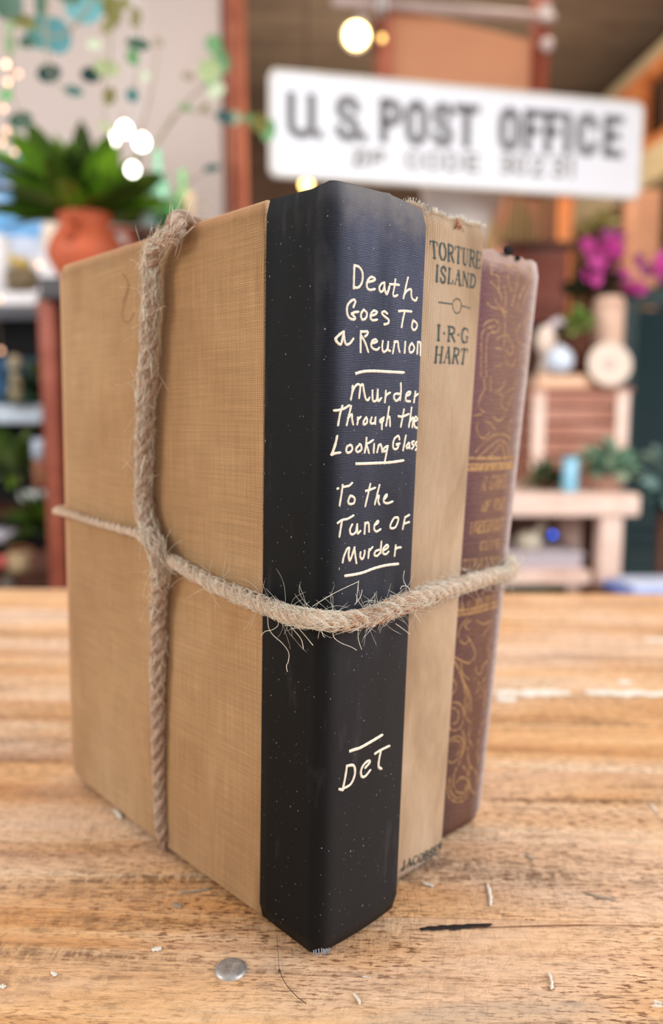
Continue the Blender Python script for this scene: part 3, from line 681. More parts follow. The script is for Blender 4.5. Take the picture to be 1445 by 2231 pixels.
TW_H = [(-0.00200,0.14302,0.11376), (-0.00200,0.11951,0.11267), (-0.00200,0.10112,0.11222), (-0.00240,0.08799,0.11192), (-0.00300,0.07932,0.11002), (-0.00240,0.07257,0.10665), (-0.00240,0.06333,0.10504), (-0.00240,0.04894,0.10249), (-0.00240,0.03450,0.10089), (-0.00240,0.02019,0.09988), (-0.00240,0.00904,0.09922), (-0.00308,0.00008,0.09980), (-0.00188,-0.00520,0.10000), (0.00793,-0.00520,0.09799), (0.01841,-0.00520,0.09790), (0.02617,-0.00520,0.09866), (0.03820,-0.00374,0.09912), (0.05551,0.00000,0.09833), (0.07515,0.00425,0.09743), (0.09173,0.00783,0.09643), (0.10215,0.01009,0.09564), (0.11280,0.01650,0.09664), (0.11400,0.02400,0.09664), (0.11360,0.06000,0.09564), (0.11300,0.11000,0.09564), (0.11250,0.15500,0.09564), (0.10850,0.16680,0.09564), (0.08000,0.16820,0.10476), (0.04800,0.16800,0.11388), (0.03400,0.16680,0.11388), (0.01200,0.15750,0.11388), (0.00000,0.15650,0.11388), (-0.00220,0.15200,0.11388)]
TW_V = [(0.12360,0.06019,0.15000), (0.12520,0.06019,0.20000), (0.12250,0.06019,0.20920), (0.10400,0.06019,0.20960), (0.08300,0.06019,0.21400), (0.06200,0.06019,0.21420), (0.04200,0.06019,0.21350), (0.02200,0.06019,0.21120), (0.00600,0.06019,0.21120), (-0.00120,0.05959,0.21060), (-0.00260,0.06019,0.20673), (-0.00300,0.06847,0.20394), (-0.00300,0.07294,0.19837), (-0.00300,0.07340,0.19003), (-0.00300,0.07545,0.17886), (-0.00300,0.07697,0.16741), (-0.00300,0.07958,0.15276), (-0.00300,0.08105,0.13773), (-0.00300,0.08186,0.12395), (-0.00400,0.07817,0.11517), (-0.00540,0.07134,0.10928), (-0.00440,0.07053,0.10247), (-0.00300,0.07419,0.08938), (-0.00300,0.07532,0.07346), (-0.00280,0.07683,0.05705), (-0.00270,0.07756,0.04051), (-0.00240,0.07835,0.02356), (-0.00220,0.07793,0.00850), (-0.00180,0.07708,0.00225), (0.00250,0.07688,0.00110), (0.02000,0.07708,0.00100), (0.06000,0.07708,0.00100), (0.09800,0.07708,0.00100)]
def TW_VR(p):
    if p.z < 0.006: return 0.0007 + 0.0011 * max(0, min(1, (p.z - 0.0012) / 0.005))
    if p.x > 0.003: return 0.0012
    return 0.0021 + 0.0006 * max(0, min(1, (p.z - 0.03) / 0.06))
MARKS = [[(0.10134, 0.20057), (0.09867, 0.19839), (0.09738, 0.19612), (0.09961, 0.19268), (0.10147, 0.19021)], [(0.09606, 0.19597), (0.09975, 0.19057), (0.1018, 0.18702), (0.10018, 0.18409), (0.09684, 0.18391), (0.09338, 0.1865)]]
STRAY = [[(-0.0022,-0.00222,0.10299),(-0.00054,-0.0048,0.10509),(0.00416,-0.0048,0.10636),(0.01183,-0.0048,0.10788)], [(0.01197,-0.0048,0.10818),(0.01149,-0.0048,0.10523),(0.01115,-0.0048,0.10205)], [(-0.0022,0.01663,0.09675),(-0.0022,0.01625,0.09357),(-0.0022,0.01415,0.09184),(-0.0022,0.01043,0.09049),(-0.0022,0.0076,0.08846),(-0.0022,0.00787,0.08574),(-0.0022,0.00861,0.08449),(-0.0022,0.00822,0.08288)], [(0.03016,-0.0048,0.10841),(0.02971,-0.0048,0.10627),(0.03071,-0.0048,0.1042),(0.03252,-0.0048,0.10282)], [(0.00247,-0.0048,0.09697),(0.00294,-0.0048,0.09432),(0.00556,-0.0048,0.09225),(0.00907,-0.0048,0.0905),(0.01137,-0.0048,0.08907)], [(0.0119,-0.0048,0.09573),(0.01193,-0.0048,0.09203),(0.01325,-0.0048,0.08884)], [(0.02849,-0.0048,0.10316),(0.02927,-0.0048,0.10403),(0.0317,-0.0048,0.1035),(0.03254,-0.0048,0.10187)], [(0.02665,-0.0048,0.09366),(0.03029,-0.0048,0.09121),(0.03277,-0.0048,0.08933)], [(-0.0022,0.00872,0.09668),(-0.0022,0.00553,0.09522),(-0.0022,0.00241,0.09328),(-0.0022,0.00149,0.09089)], [(-0.0022,0.00433,0.09651),(-0.0022,0.00085,0.09464),(-0.0022,-0.00233,0.09266)], [(-0.0022,0.01976,0.09038),(-0.0022,0.01799,0.09212),(-0.0022,0.01455,0.09337),(-0.0022,0.01202,0.09523),(-0.0022,0.0124,0.09756)], [(-0.00154,-0.0048,0.09772),(-0.00089,-0.0048,0.09558),(-0.00022,-0.0048,0.09494)], [(0.03347,-0.00626,0.0954),(0.03632,-0.00565,0.09223)], [(0.02388,-0.0048,0.09516),(0.0222,-0.0048,0.09383),(0.02119,-0.0048,0.0951),(0.02194,-0.0048,0.09659)], [(0.09578,0.00721,0.09912),(0.09987,0.00809,0.10053),(0.10489,0.00918,0.1024)], [(0.09836,0.00777,0.09801),(0.10333,0.00884,0.09998),(0.10531,0.00927,0.10142)], [(0.01044,-0.0048,0.10175),(0.01258,-0.0048,0.1035),(0.01329,-0.0048,0.10548)]]


GLYPH = {  # serif capitals on a unit box: (width factor, [stroke points])
 'T': [(1, [(.5, 0), (.5, 1)]), (.45, [(.03, .97), (.97, .97)]), (.5, [(.04, .98), (.04, .78)]), (.5, [(.96, .98), (.96, .78)]), (.4, [(.3, .02), (.7, .02)])],
 'O': [(1, [(.12, .5), (.16, .25), (.32, .04)]), (1, [(.12, .5), (.16, .75), (.32, .96)]), (.5, [(.32, .96), (.5, 1.0), (.68, .96)]), (.5, [(.32, .04), (.5, 0), (.68, .04)]), (1, [(.68, .96), (.86, .75), (.9, .5), (.86, .25), (.68, .04)])],
 'R': [(1, [(.2, 0), (.2, 1)]), (.5, [(.04, .98), (.5, .98)]), (.8, [(.5, .98), (.8, .88), (.82, .68), (.68, .54), (.25, .5)]), (1, [(.48, .5), (.7, .25), (.92, .02)]), (.4, [(.04, .02), (.38, .02)])],
 'U': [(1, [(.2, .98), (.2, .3), (.3, .08), (.5, 0)]), (.5, [(.5, 0), (.7, .08), (.8, .3), (.8, .98)]), (.4, [(.04, .98), (.38, .98)]), (.4, [(.64, .98), (.96, .98)])],
 'E': [(1, [(.2, 0), (.2, 1)]), (.45, [(.04, .98), (.85, .98)]), (.45, [(.2, .52), (.66, .52)]), (.45, [(.04, .02), (.88, .02)]), (.5, [(.84, .98), (.84, .8)]), (.5, [(.88, .02), (.88, .22)]), (.5, [(.66, .42), (.66, .62)])],
 'I': [(1.1, [(.5, 0), (.5, 1)]), (.4, [(.2, .98), (.8, .98)]), (.4, [(.2, .02), (.8, .02)])],
 'S': [(.9, [(.82, .78), (.7, .95), (.45, 1), (.2, .88), (.2, .66), (.5, .5), (.8, .35), (.82, .14), (.6, 0), (.3, .03), (.15, .22)]), (.5, [(.83, .98), (.83, .74)]), (.5, [(.14, .02), (.14, .28)])],
 'L': [(1, [(.25, 0), (.25, 1)]), (.4, [(.06, .98), (.48, .98)]), (.45, [(.06, .02), (.9, .02)]), (.5, [(.9, .02), (.9, .26)])],
 'A': [(.5, [(.12, 0), (.5, 1)]), (1.1, [(.5, 1), (.86, 0)]), (.4, [(.26, .36), (.72, .36)]), (.4, [(.0, .02), (.28, .02)]), (.4, [(.68, .02), (1, .02)])],
 'N': [(.5, [(.16, 0), (.16, 1)]), (1, [(.16, 1), (.84, 0)]), (.5, [(.84, 0), (.84, 1)]), (.4, [(.02, .98), (.2, .98)]), (.4, [(.02, .02), (.3, .02)]), (.4, [(.7, .98), (.98, .98)])],
 'D': [(1, [(.2, 0), (.2, 1)]), (.5, [(.04, .98), (.5, .98)]), (1, [(.5, .98), (.8, .82), (.88, .5), (.8, .18), (.5, .02)]), (.5, [(.04, .02), (.5, .02)])],
 'G': [(1, [(.45, 1), (.2, .88), (.1, .5), (.2, .12), (.45, 0)]), (.5, [(.45, 1), (.7, .97), (.84, .8)]), (.5, [(.45, 0), (.7, .04), (.82, .12)]), (.9, [(.8, .05), (.8, .42)]), (.4, [(.58, .42), (.95, .42)]), (.5, [(.84, .98), (.84, .74)])],
 'H': [(1, [(.2, 0), (.2, 1)]), (1, [(.8, 0), (.8, 1)]), (.45, [(.2, .5), (.8, .5)])] + [(.4, [(a, z), (a + .34, z)]) for a in (.03, .63) for z in (.02, .98)],
 'J': [(1.1, [(.62, .98), (.62, .1), (.5, -.1), (.25, -.14), (.15, -.02)]), (.4, [(.38, .98), (.86, .98)])],
 'C': [(1, [(.5, 1), (.22, .88), (.1, .5), (.22, .12), (.5, 0)]), (.5, [(.5, 1), (.75, .95), (.85, .78)]), (.5, [(.5, 0), (.75, .05), (.88, .22)]), (.5, [(.86, .98), (.86, .74)])],
 'B': [(1, [(.2, 0), (.2, 1)]), (.8, [(.05, .98), (.5, .98), (.78, .88), (.78, .64), (.5, .52), (.2, .52)]), (.9, [(.5, .52), (.84, .42), (.86, .14), (.55, .02), (.05, .02)])],
 '.': [(1, [(.45, .5), (.55, .5)])],
 'F': [(1, [(.2, 0), (.2, 1)]), (.45, [(.04, .98), (.85, .98)]), (.45, [(.2, .52), (.66, .52)]), (.4, [(.04, .02), (.38, .02)]), (.5, [(.84, .98), (.84, .8)])],
 'M': [(.6, [(.12, 0), (.16, 1)]), (1, [(.16, 1), (.5, .1)]), (.6, [(.5, .1), (.84, 1)]), (1, [(.84, 1), (.88, 0)])],
 ' ': [],
}
ADV = {'I': .55, '.': .45, ' ': .5, 'J': .8, 'O': 1.05, 'H': 1.1, 'N': 1.1, 'S': .85, 'L': .9}
def word(k, text, quad, width, mat, parent, name, font=GLYPH, lift=0.00006, label=None):
    """text set in a quad given as (a,z) corners: top-left, top-right, bottom-right, bottom-left"""
    tl, tr, br, bl = quad; adv = [ADV.get(c, 1.0) for c in text]; tot = sum(adv) + 0.12 * (len(text) - 1); x = 0; st = []
    def q(u, v):
        return tuple((bl[i] * (1 - u) + br[i] * u) * (1 - v) + (tl[i] * (1 - u) + tr[i] * u) * v for i in (0, 1))
    for ch, ad in zip(text, adv):
        for wf, pts in font[ch]:
            st.append((width * wf, [q((x + px * ad) / tot, py) for px, py in pts]))
        x += ad + 0.12
    return ribbons(k, st, name, mat, parent, width, lift, label)

# --- book with the black spine
bk1 = thing('old_book', 'tan linen old book with worn black spine hand-lettered in cream', 'book', bundle.translation, TH)
board(1, 'F', bk1, TAN, 'front_cover', 0.0243)
board(1, 'B', bk1, TAN, 'back_cover', 0.004)
pages(1, bk1)
def cover_pt(c, z): return Vector((0.0034 * (z - 0.002) / 0.2065 - 0.0012 * math.sin(math.pi * (c - .0243) / .132), c, z))
for pts_ in MARKS:
    m = MB(); m.tube(smooth_path([cover_pt(c, z) for c, z in pts_], 5), .00016, 5); m.build('faint_scratch', plain('brown_scratch', (132, 104, 76), .8), bk1)
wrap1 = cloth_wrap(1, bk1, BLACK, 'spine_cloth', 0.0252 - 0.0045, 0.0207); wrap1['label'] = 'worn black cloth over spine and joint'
for nm, st in HAND.items():
    ribbons(1, st, 'handwritten_line', INKW, wrap1, 0.00069 if nm != 'det' else 0.00080, 0.00022)
m = MB()
for q in range(9):
    x, y = spine_pt(1, 0.02 + q * 0.014, 0.003); y += rnd.uniform(-.0003, .0003); x += rnd.uniform(-.0002, .0002); m.tube([(x, y - 0.0007, 0.0022), (x - .0002, y - 0.0009, 0.0034), (x, y - 0.0006, 0.0044 - abs(q - 3) * .0002)], 0.00016, 5)
m.build('frayed_corner', plain('bare_white_threads', (160, 168, 182), 0.7), bk1)
# --- buff book
bk2 = thing('old_book', 'old book in coarse buff cloth with green serif lettering, middle of the bundle', 'book', bundle.translation, TH)
board(2, 'F', bk2, BUCK, 'front_cover', 0.0145); board(2, 'B', bk2, BUCK, 'back_cover', 0.0145); pages(2, bk2)
wrap2 = cloth_wrap(2, bk2, BUCK, 'spine_cloth', 0.015, 0.03)
for t_, q_, w_ in WORDS2: word(2, t_, q_, w_, INKG, wrap2, 'printed_line')
ribbons(2, MOTIF2, 'printed_ornament', INKG, wrap2, 0.00042, 0.00006)
m = MB(); m2 = MB(); r2 = random.Random(5)
for q in range(150):
    a = r2.random(); x, y = spine_pt(2, a, 0.2118); z = 0.2118 + top_rise(2, a); n = spine_normal(2, a, 0.21)
    p = Vector((x, y, z)); d = Vector((r2.uniform(-1, 1), r2.uniform(-.6, .6), r2.uniform(.2, 1.2))) * 0.0011 + n * r2.uniform(-.0002, .0006)
    m.tube([p - Vector((0, 0, .0006)), p + d * 0.5, p + d], 0.00007, 3)
m.build('frayed_edge', FIBRE, wrap2, kind='stuff')
for a0, zz in ((0.10, 0.2112), (0.13, 0.2104), (0.56, 0.2108), (0.60, 0.2100)):
    for q in range(24):
        a = a0 + r2.gauss(0, .022); z = zz + r2.gauss(0, .0007); x, y = spine_pt(2, a, z); n = spine_normal(2, a, z); p = Vector((x, y, z)) + n * .0004
        m2.tube([p, p + n * .0004 + Vector((r2.uniform(-.0006, .0006), 0, r2.uniform(-.001, .001)))], 0.00010, 3)
m2.build('rusty_tear', plain('rusty_torn_board', (178, 104, 52), .9, .3, 800), wrap2, kind='stuff', label='rust-brown torn threads at head of spine')
# --- plum book
bk3 = thing('old_book', 'faded plum cloth book with dull gilt scrollwork on the spine, rearmost of the bundle', 'book', bundle.translation, TH)
board(3, 'F', bk3, PLUM, 'front_cover', 0.0215); board(3, 'B', bk3, plain('lit_grey_cover', (196, 188, 190), .8), 'back_cover', 0.0215); pages(3, bk3)  # back cover coloured pale to paint in its lit edge
wrap3 = cloth_wrap(3, bk3, PLUM, 'spine_cloth', 0.012, 0.02)
for st in ORN3: ribbons(3, [st], 'gilt_scroll', GOLD, wrap3, 0.00050, 0.00004)
for t_, q_, w_ in WORDS3: word(3, t_, q_, w_, GOLD, wrap3, 'gilt_line', lift=0.00003)
m = MB()   # dark hole where the head of the spine has torn
for a0, z0_, ra, rb in ((0.44, 0.2083, .0030, .0015), (0.60, 0.2066, .0011, .0008)):
    x, y = spine_pt(3, a0, z0_); n = spine_normal(3, a0, z0_)
    m.lathe([(0.0001, -.0004), (ra * .6, -.0003), (ra, 0.0001), (ra * 1.06, .0006)], (x, y, z0_), 14, Matrix.Rotation(R(12), 3, 'Y') @ Matrix.Diagonal((1, .6, 1)).to_3x3())
    rr = Matrix(((1, 0, 0), (0, 0.25, 0), (0, 0, rb / ra)))
    s_ = MB(); s_.lathe([(0.00005, -ra), (ra * .5, -ra * .87), (ra * .87, -ra * .5), (ra, 0), (ra * .87, ra * .5), (ra * .5, ra * .87), (0.00005, ra)], Vector((x, y, z0_)) + n * .0004, 14, rr)
    m.v, m.f, m.sm = (s_.v, s_.f, s_.sm) if not getattr(m, 'done', 0) else (m.v + s_.v, m.f + [tuple(i + len(m.v) for i in f) for f in s_.f], m.sm + s_.sm); m.done = 1
m.build('torn_hole', plain('black_hollow', (16, 12, 12), .9), wrap3, label='black torn hollow at head of spine')

# ------------------------------------------------------------------ jute twine
tw = thing('jute_twine', 'hairy jute twine tied crosswise around the three books', 'twine', bundle.translation, TH)
def rope(path, rads, name, turn=0.013, seed=1, phase=0.0, mat=None):
    pts = path; m = MB(); n = Vector((0, 0, 1)); L = 0; fr = []
    t = (pts[1] - pts[0]).normalized(); n = (Vector((0, 0, 1)) - t * t.z); n = n.normalized() if n.length > .1 else Vector((1, 0, 0))
    for i, p in enumerate(pts):
        t = (pts[min(i + 1, len(pts) - 1)] - pts[max(i - 1, 0)]).normalized(); n = (n - t * n.dot(t)).normalized(); b = t.cross(n)
        if i: L += (p - pts[i - 1]).length
        fr.append((p, t, n.copy(), b, L, rads[i]))
    K = 7
    for s in range(3):
        rows, uvs = [], []
        for (p, t, n_, b, l, r) in fr:
            ph = phase + 2 * math.pi * (l / turn + s / 3); off = n_ * math.cos(ph) + b * math.sin(ph)
            c = p + off * r * 0.50; side = t.cross(off)
            rr = r * (0.60 + 0.05 * math.sin(l * 900 + s * 2) + 0.06 * math.sin(l * 310 + s * 4 + seed))
            rows.append([c + (off * math.cos(2 * math.pi * k / K) + side * math.sin(2 * math.pi * k / K)) * rr for k in range(K)])
            uvs.append([(k / K * .2 + s, l * 60 + k * .9 / K) for k in range(K)])
        m.quadgrid(rows, closed_u=True, uvs=uvs); m.face(rows[0]); m.face(rows[-1])
    return m.build(name, mat or TWINE, tw), fr
hp = smooth_path(TW_H, 14, closed=True); hr = [p for p in hp]
def rad_h(p): return 0.0016 + 0.0008 * max(0, min(1, (0.10 - p.y) / 0.07)) if p.x < 0.02 else 0.0027
ho, hfr = rope(hp + [hp[0], hp[1]], [rad_h(p) for p in hp] + [rad_h(hp[0])] * 2, 'horizontal_loop', 0.0125)
vp = smooth_path(TW_V, 14)
vo, vfr = rope(vp, [TW_VR(p) for p in vp], 'vertical_loop', 0.016, 2, 0.0, TWINE2)
def fuzz(frames, count, name, mat, rlen, spread, keep, seed, rf=0.00005, seg=5, hug=0):
    g = random.Random(seed); m = MB(); fr = [f for f in frames if keep(f[0])]
    for _ in range(count):
        p, t, n, b, l, r = g.choice(fr); ph = g.uniform(0, 2 * math.pi); off = n * math.cos(ph) + b * math.sin(ph); side = t.cross(off)
        ln = rlen * (g.random() ** 2 * 1.6 + 0.4); d = (t * g.choice((-1, 1)) * g.uniform(.5, 1.2) + side * g.uniform(-.8, .8) + off * g.uniform(0.05, spread)).normalized()
        q = p + off * r * 0.95; pts = [q]; curl = Vector((g.uniform(-1, 1), g.uniform(-1, 1), g.uniform(-1, 1))) * g.uniform(.1, .55)
        for s in range(seg):
            pts.append(pts[-1] + d * ln / seg)
            if hug:
                rel = pts[-1] - p; al = rel.dot(t); rv = rel - t * al; want = r * (0.98 + hug * (s / seg) ** 2); pts[-1] = p + t * al + rv.normalized() * want
            d = (d + curl * 0.5 + Vector((g.uniform(-1, 1), g.uniform(-1, 1), g.uniform(-1, 1))) * .12).normalized()
            # keep clear of the boards
            if hug: continue
            if pts[-1].y > 0.004 and -0.0004 < pts[-1].x < 0.004: pts[-1].x = -0.0006
            if pts[-1].x > 0.003 and -0.0042 < pts[-1].y < 0.02 and pts[-1].x < 0.036: pts[-1].y = -0.0042
        m.tube(pts, [rf] * (len(pts) - 1) + [rf * .4], 3, cap=False)
    return m.build(name, mat, tw, kind='stuff')
vis = lambda p: (p.x < 0.005 and p.y < 0.17) or p.y < 0.03
fuzz(hfr, 2600, 'loose_fibres', FIBRE, 0.0055, 0.3, lambda p: p.y < 0.075, 11, 0.00006, 6, 0.35)
fuzz(hfr, 420, 'loose_fibres', FIBRE_D, 0.0048, 0.3, lambda p: p.y < 0.02 and .004 < p.x < .03, 12, 0.00006, 6, .25)
fuzz(hfr, 420, 'loose_fibres', FIBRE, 0.0046, 0.9, lambda p: p.y < 0.02 and p.x > .012, 15, 0.00005)
fuzz(hfr, 240, 'loose_fibres', FIBRE, 0.0060, 1.2, lambda p: p.y < 0.05, 16, 0.00004, 8)
fuzz(vfr, 1500, 'loose_fibres', FIBRE, 0.0065, 0.3, lambda p: p.x < 0.003 and .1 < p.z < .208, 13, 0.00007, 6, 0.35)
fuzz(vfr, 500, 'loose_fibres', FIBRE, 0.0040, 0.3, lambda p: p.x < 0.003 and .01 < p.z < .1, 14, 0.00006, 6, .3)
fuzz(vfr, 150, 'loose_fibres', FIBRE, 0.0060, 0.3, lambda p: p.x < 0.003 and .05 < p.z < .206, 34, 0.00022, 6, .45)
fuzz(vfr, 220, 'loose_fibres', FIBRE, 0.0060, 0.8, lambda p: p.x < 0.002 and .09 < p.z < .2, 24, 0.00006, 8)
m = MB()
for st in STRAY: m.tube(smooth_path(st, 6), 0.00010, 4)
m.build('stray_fibres', FIBRE, tw, kind='stuff')

# ------------------------------------------------------------------ table
tb = thing('wooden_table', 'worn plank-topped wooden table flecked with white paint under the books', 'table', (0, 0, 0), R(-2.2))
edges = [-0.32, -0.215, -0.10, 0.008, 0.1145, 0.2235, 0.325, 0.4205, 0.515, 0.600, 0.668]
for y0, y1 in zip(edges, edges[1:]):
    m = MB(); g = 0.0002
    m.box((0, 0, -0.014), (1.9, y1 - y0 - g, 0.028))
    m.build('plank', TABLE, tb, (0.02 * rnd.uniform(-1, 1), (y0 + y1) / 2, 0.0 - rnd.uniform(0, .0003)), bevel=0.0006, seg=2)
m = MB(); m.box((0, 0.172, -0.028 - .045), (1.8, 0.93, 0.085)); ap = m.build('apron', TABLE, tb)
for sx in (-1, 1):
    for yy in (-0.27, 0.6):
        m = MB(); m.box((sx * .86, yy, -0.5), (0.07, 0.07, 0.78)); m.build('leg', TABLE, tb, bevel=.004)
FILL = plain('old_white_paint', (238, 230, 218), .6, .06, 60)
def smear(pts, wid, name, mat, zt=0.0004, seed=3):
    g = random.Random(seed); m = MB(); pp = smooth_path(pts, 6); rows = []
    for i, p in enumerate(pp):
        t = pp[min(i + 1, len(pp) - 1)] - pp[max(0, i - 1)]; n = Vector((-t.y, t.x, 0)).normalized(); e = math.sin(math.pi * i / (len(pp) - 1)) ** .4
        w1, w2 = wid * e * g.uniform(.55, 1.3) / 2, wid * e * g.uniform(.55, 1.3) / 2
        rows.append([p + n * w1 + Vector((0, 0, 0.0001)), p + n * w1 * .6 + Vector((0, 0, zt)), p - n * w2 * .6 + Vector((0, 0, zt)), p - n * w2 + Vector((0, 0, 0.0001))])
    m.quadgrid(rows); return m.build(name, mat, tb)
invt = Matrix.Rotation(R(2.2), 4, 'Z')
def G(x, y):
    p = P(x, y, 1.0); o = Vector((0, 0, .152)); d = p - o; return invt @ (o + d * (-.152 / d.z))
smear([G(1070, 1509), G(1130, 1510), G(1200, 1509), G(1243, 1511)], .0105, 'paint_streak', FILL, seed=4)
smear([G(1272, 1508), G(1330, 1510), G(1400, 1511), G(1500, 1513)], .0105, 'paint_streak', FILL, seed=5)
smear([G(1082, 1518), G(1105, 1524), G(1125, 1522)], .008, 'paint_streak', FILL, seed=6)
smear([G(1345, 1488), G(1362, 1485), G(1374, 1489)], .006, 'paint_streak', FILL, seed=6)
smear([G(1400, 1393), G(1440, 1394), G(1500, 1396)], .007, 'paint_streak', FILL, seed=7)
for i, (x0, y0, x1, y1, w_) in enumerate([(1062, 1926, 1068, 1975, .0014), (1196, 2118, 1202, 2158, .0010), (250, 1765, 264, 1785, .0022), (920, 1925, 945, 1932, .0015), (112, 2118, 120, 2128, .0012), (770, 2165, 785, 2190, .0008), (0, 2150, 10, 2148, .002), (330, 2070, 352, 2066, .002), (1415, 1752, 1430, 1768, .0015)]):
    smear([G(x0, y0), G((x0 + x1) / 2 + 3, (y0 + y1) / 2), G(x1, y1)], w_, 'paint_fleck', FILL, .0004, seed=20 + i)
GRY = plain('grey_scuff', (168, 156, 140), .5, .15, 200)
for i, (x0, y0, x1, y1, w_) in enumerate([(1272, 1944, 1345, 1962, .0010), (378, 1968, 398, 1976, .002), (1145, 1862, 1165, 1872, .0018), (390, 1945, 460, 1936, .001)]):
    smear([G(x0, y0), G((x0 + x1) / 2, (y0 + y1) / 2 + 2), G(x1, y1)], w_, 'grey_mark', GRY, .0003, seed=40 + i)
DARK = plain('black_gouge', (38, 30, 30), .6, .5, 900)
smear([G(914, 2025), G(960, 2022), G(1010, 2019), G(1073, 2015)], .0024, 'dark_gouge', DARK, .0004, 9)
smear([G(870, 2026), G(1000, 2023), G(1250, 2016), G(1445, 2018)], .0004, 'dark_gouge', plain('brown_crack', (120, 70, 38), .8), .0001, 10)
nl = MB(); nl.lathe([(0.0001, .0007), (.0022, .0009), (.0036, .0007), (.0044, .0002), (.0046, -.0006)], G(503, 2111), 28)
nl.build('nail_head', plain('galvanised_steel', (176, 170, 166), .42, .3, 500, .5, .5), tb, label='flat galvanised nail head')
hm = MB(); hm.tube(smooth_path([G(603, 2040) + Vector((0, 0, .0003)), G(606, 2080) + Vector((0, 0, .0004)), G(609, 2115) + Vector((0, 0, .0004)), G(622, 2145) + Vector((0, 0, .0004)), G(645, 2172) + Vector((0, 0, .0004)), G(668, 2190) + Vector((0, 0, .0004))], 6), .00010, 4)
hm.tube([G(608, 2117) + Vector((0, 0, .0004)), G(610, 2121) + Vector((0, 0, .0006))], .0004, 5)
hr_ = hm.build('loose_hair', plain('dark_hair', (84, 66, 54), .6)); hr_.matrix_world = Matrix.Rotation(R(-2.2), 4, 'Z')
tag(hr_, 'single dark hair lying on the table beside the nail head', 'hair')

# ------------------------------------------------------------------ the shop: structure
def box_obj(name, c, d, mat, parent=None, rot=None, bevel=0, kind=None, label=None):
    return MB().box((0, 0, 0), d, rot).build(name, mat, parent, Vector(c), bevel=bevel, kind=kind, label=label)
CREAM = plain('cream_plaster', (228, 212, 204), .8, .03, 3)
BROWNW = mat_wood('brown_boards', (84, 64, 50), (104, 80, 62), (122, 96, 76), (56, 40, 30), .25, 0, .7)
CEILM = mat_wood('dark_ceiling_boards', (94, 78, 64), (112, 94, 76), (128, 108, 88), (74, 60, 48), .2, 0, .7)
TERRA = mat_wood('terracotta_painted_wood', (150, 82, 60), (176, 100, 74), (196, 122, 94), (120, 62, 44), .3, 0, .6)
ORANGE = mat_wood('orange_pine', (190, 108, 58), (214, 130, 74), (228, 150, 94), (140, 76, 40), .3, 0, .6)
FLOORM = mat_wood('dark_floor_boards', (60, 44, 34), (76, 56, 42), (92, 68, 52), (36, 26, 20), .3, 0, .5)
TEAL = plain('dark_teal_paint', (34, 58, 62), .55, .2, 12)
DKBR = mat_wood('dark_brown_wood', (70, 40, 30), (88, 52, 38), (104, 64, 48), (44, 26, 20), .4, 0, .5)
REDBR = mat_wood('red_brown_wood', (116, 50, 32), (132, 62, 42), (146, 76, 54), (76, 34, 24), .4, 0, .5)
BLACKM = plain('shelf_dark_interior', (18, 18, 18), .8)
box_obj('floor', (0, 2.1, -0.93), (4.6, 5.6, 0.06), FLOORM, kind='structure')
box_obj('ceiling', (-0.1, 3.0, 1.72), (4.4, 3.6, 0.06), CEILM, kind='structure')
box_obj('wall_back', (0.0, 4.66, 0.4), (4.4, 0.12, 2.6), BROWNW, kind='structure')
xw = P(484, 300, 2.6).x
box_obj('wall_left', ((-2.2 + xw) / 2, 2.66, 0.4), (2.2 + xw, 0.10, 2.6), CREAM, kind='structure')
for nm, x_, w_, mt in (('trim_1', P(508, 200, 2.55).x, M(34, 2.55), TERRA),):
    MB().box((0, 0, 0), (w_, 0.14, 2.6)).build(nm, mt, None, (x_, 2.64, 0.4), bevel=.006, kind='structure')
# mezzanine front along the right-hand side: fascia, orange posts with panes, cream cap
xr = lambda Y: 1.56 - 0.081 * Y
RW = Matrix.Rotation(math.atan(0.081), 3, 'Z')
zf = lambda y: P(1445, y, 3.1).z
def along(name, Y0, Y1, off, z0, z1, th, mat, kind='structure', bevel=0):
    Ym = (Y0 + Y1) / 2
    return box_obj(name, (xr(Ym) + off, Ym, (z0 + z1) / 2), (th, (Y1 - Y0) * 1.003, z1 - z0), mat, None, RW, bevel, kind)
along('wall_right', 0.9, 4.55, .16, -.9, zf(350), .1, plain('warm_brown_plaster', (150, 108, 80), .8, .25, 2))
along('trim_2', 0.9, 4.55, .02, zf(372), zf(290), .10, plain('cream_fascia', (214, 192, 150), .6))
along('trim_3', 0.9, 4.55, .02, zf(82), zf(52), .08, plain('cream_cap', (186, 166, 132), .6))
along('trim_4', 0.9, 4.55, .10, zf(52), 1.68, .06, BROWNW)
along('trim_5', 0.9, 4.55, .01, zf(112), zf(82), .05, ORANGE); along('trim_6', 0.9, 4.55, .01, zf(292), zf(262), .06, ORANGE)
for i, yy in enumerate((0.94, 1.36, 1.78, 2.20, 2.62, 3.04, 3.46, 3.88)):
    along('window_%d' % (i + 1), yy, yy + .42, .06, zf(262), zf(112), .008, plain('dim_window_glass', (84, 66, 54), .15, .3, 4, .6))
for i, yy in enumerate((0.95, 1.34, 1.76, 2.18, 2.6, 3.02, 3.44, 3.86, 4.28)):
    along('trim_%d' % (i + 7), yy - .045, yy + .045, 0, zf(264), zf(110), .06, ORANGE, bevel=.004)

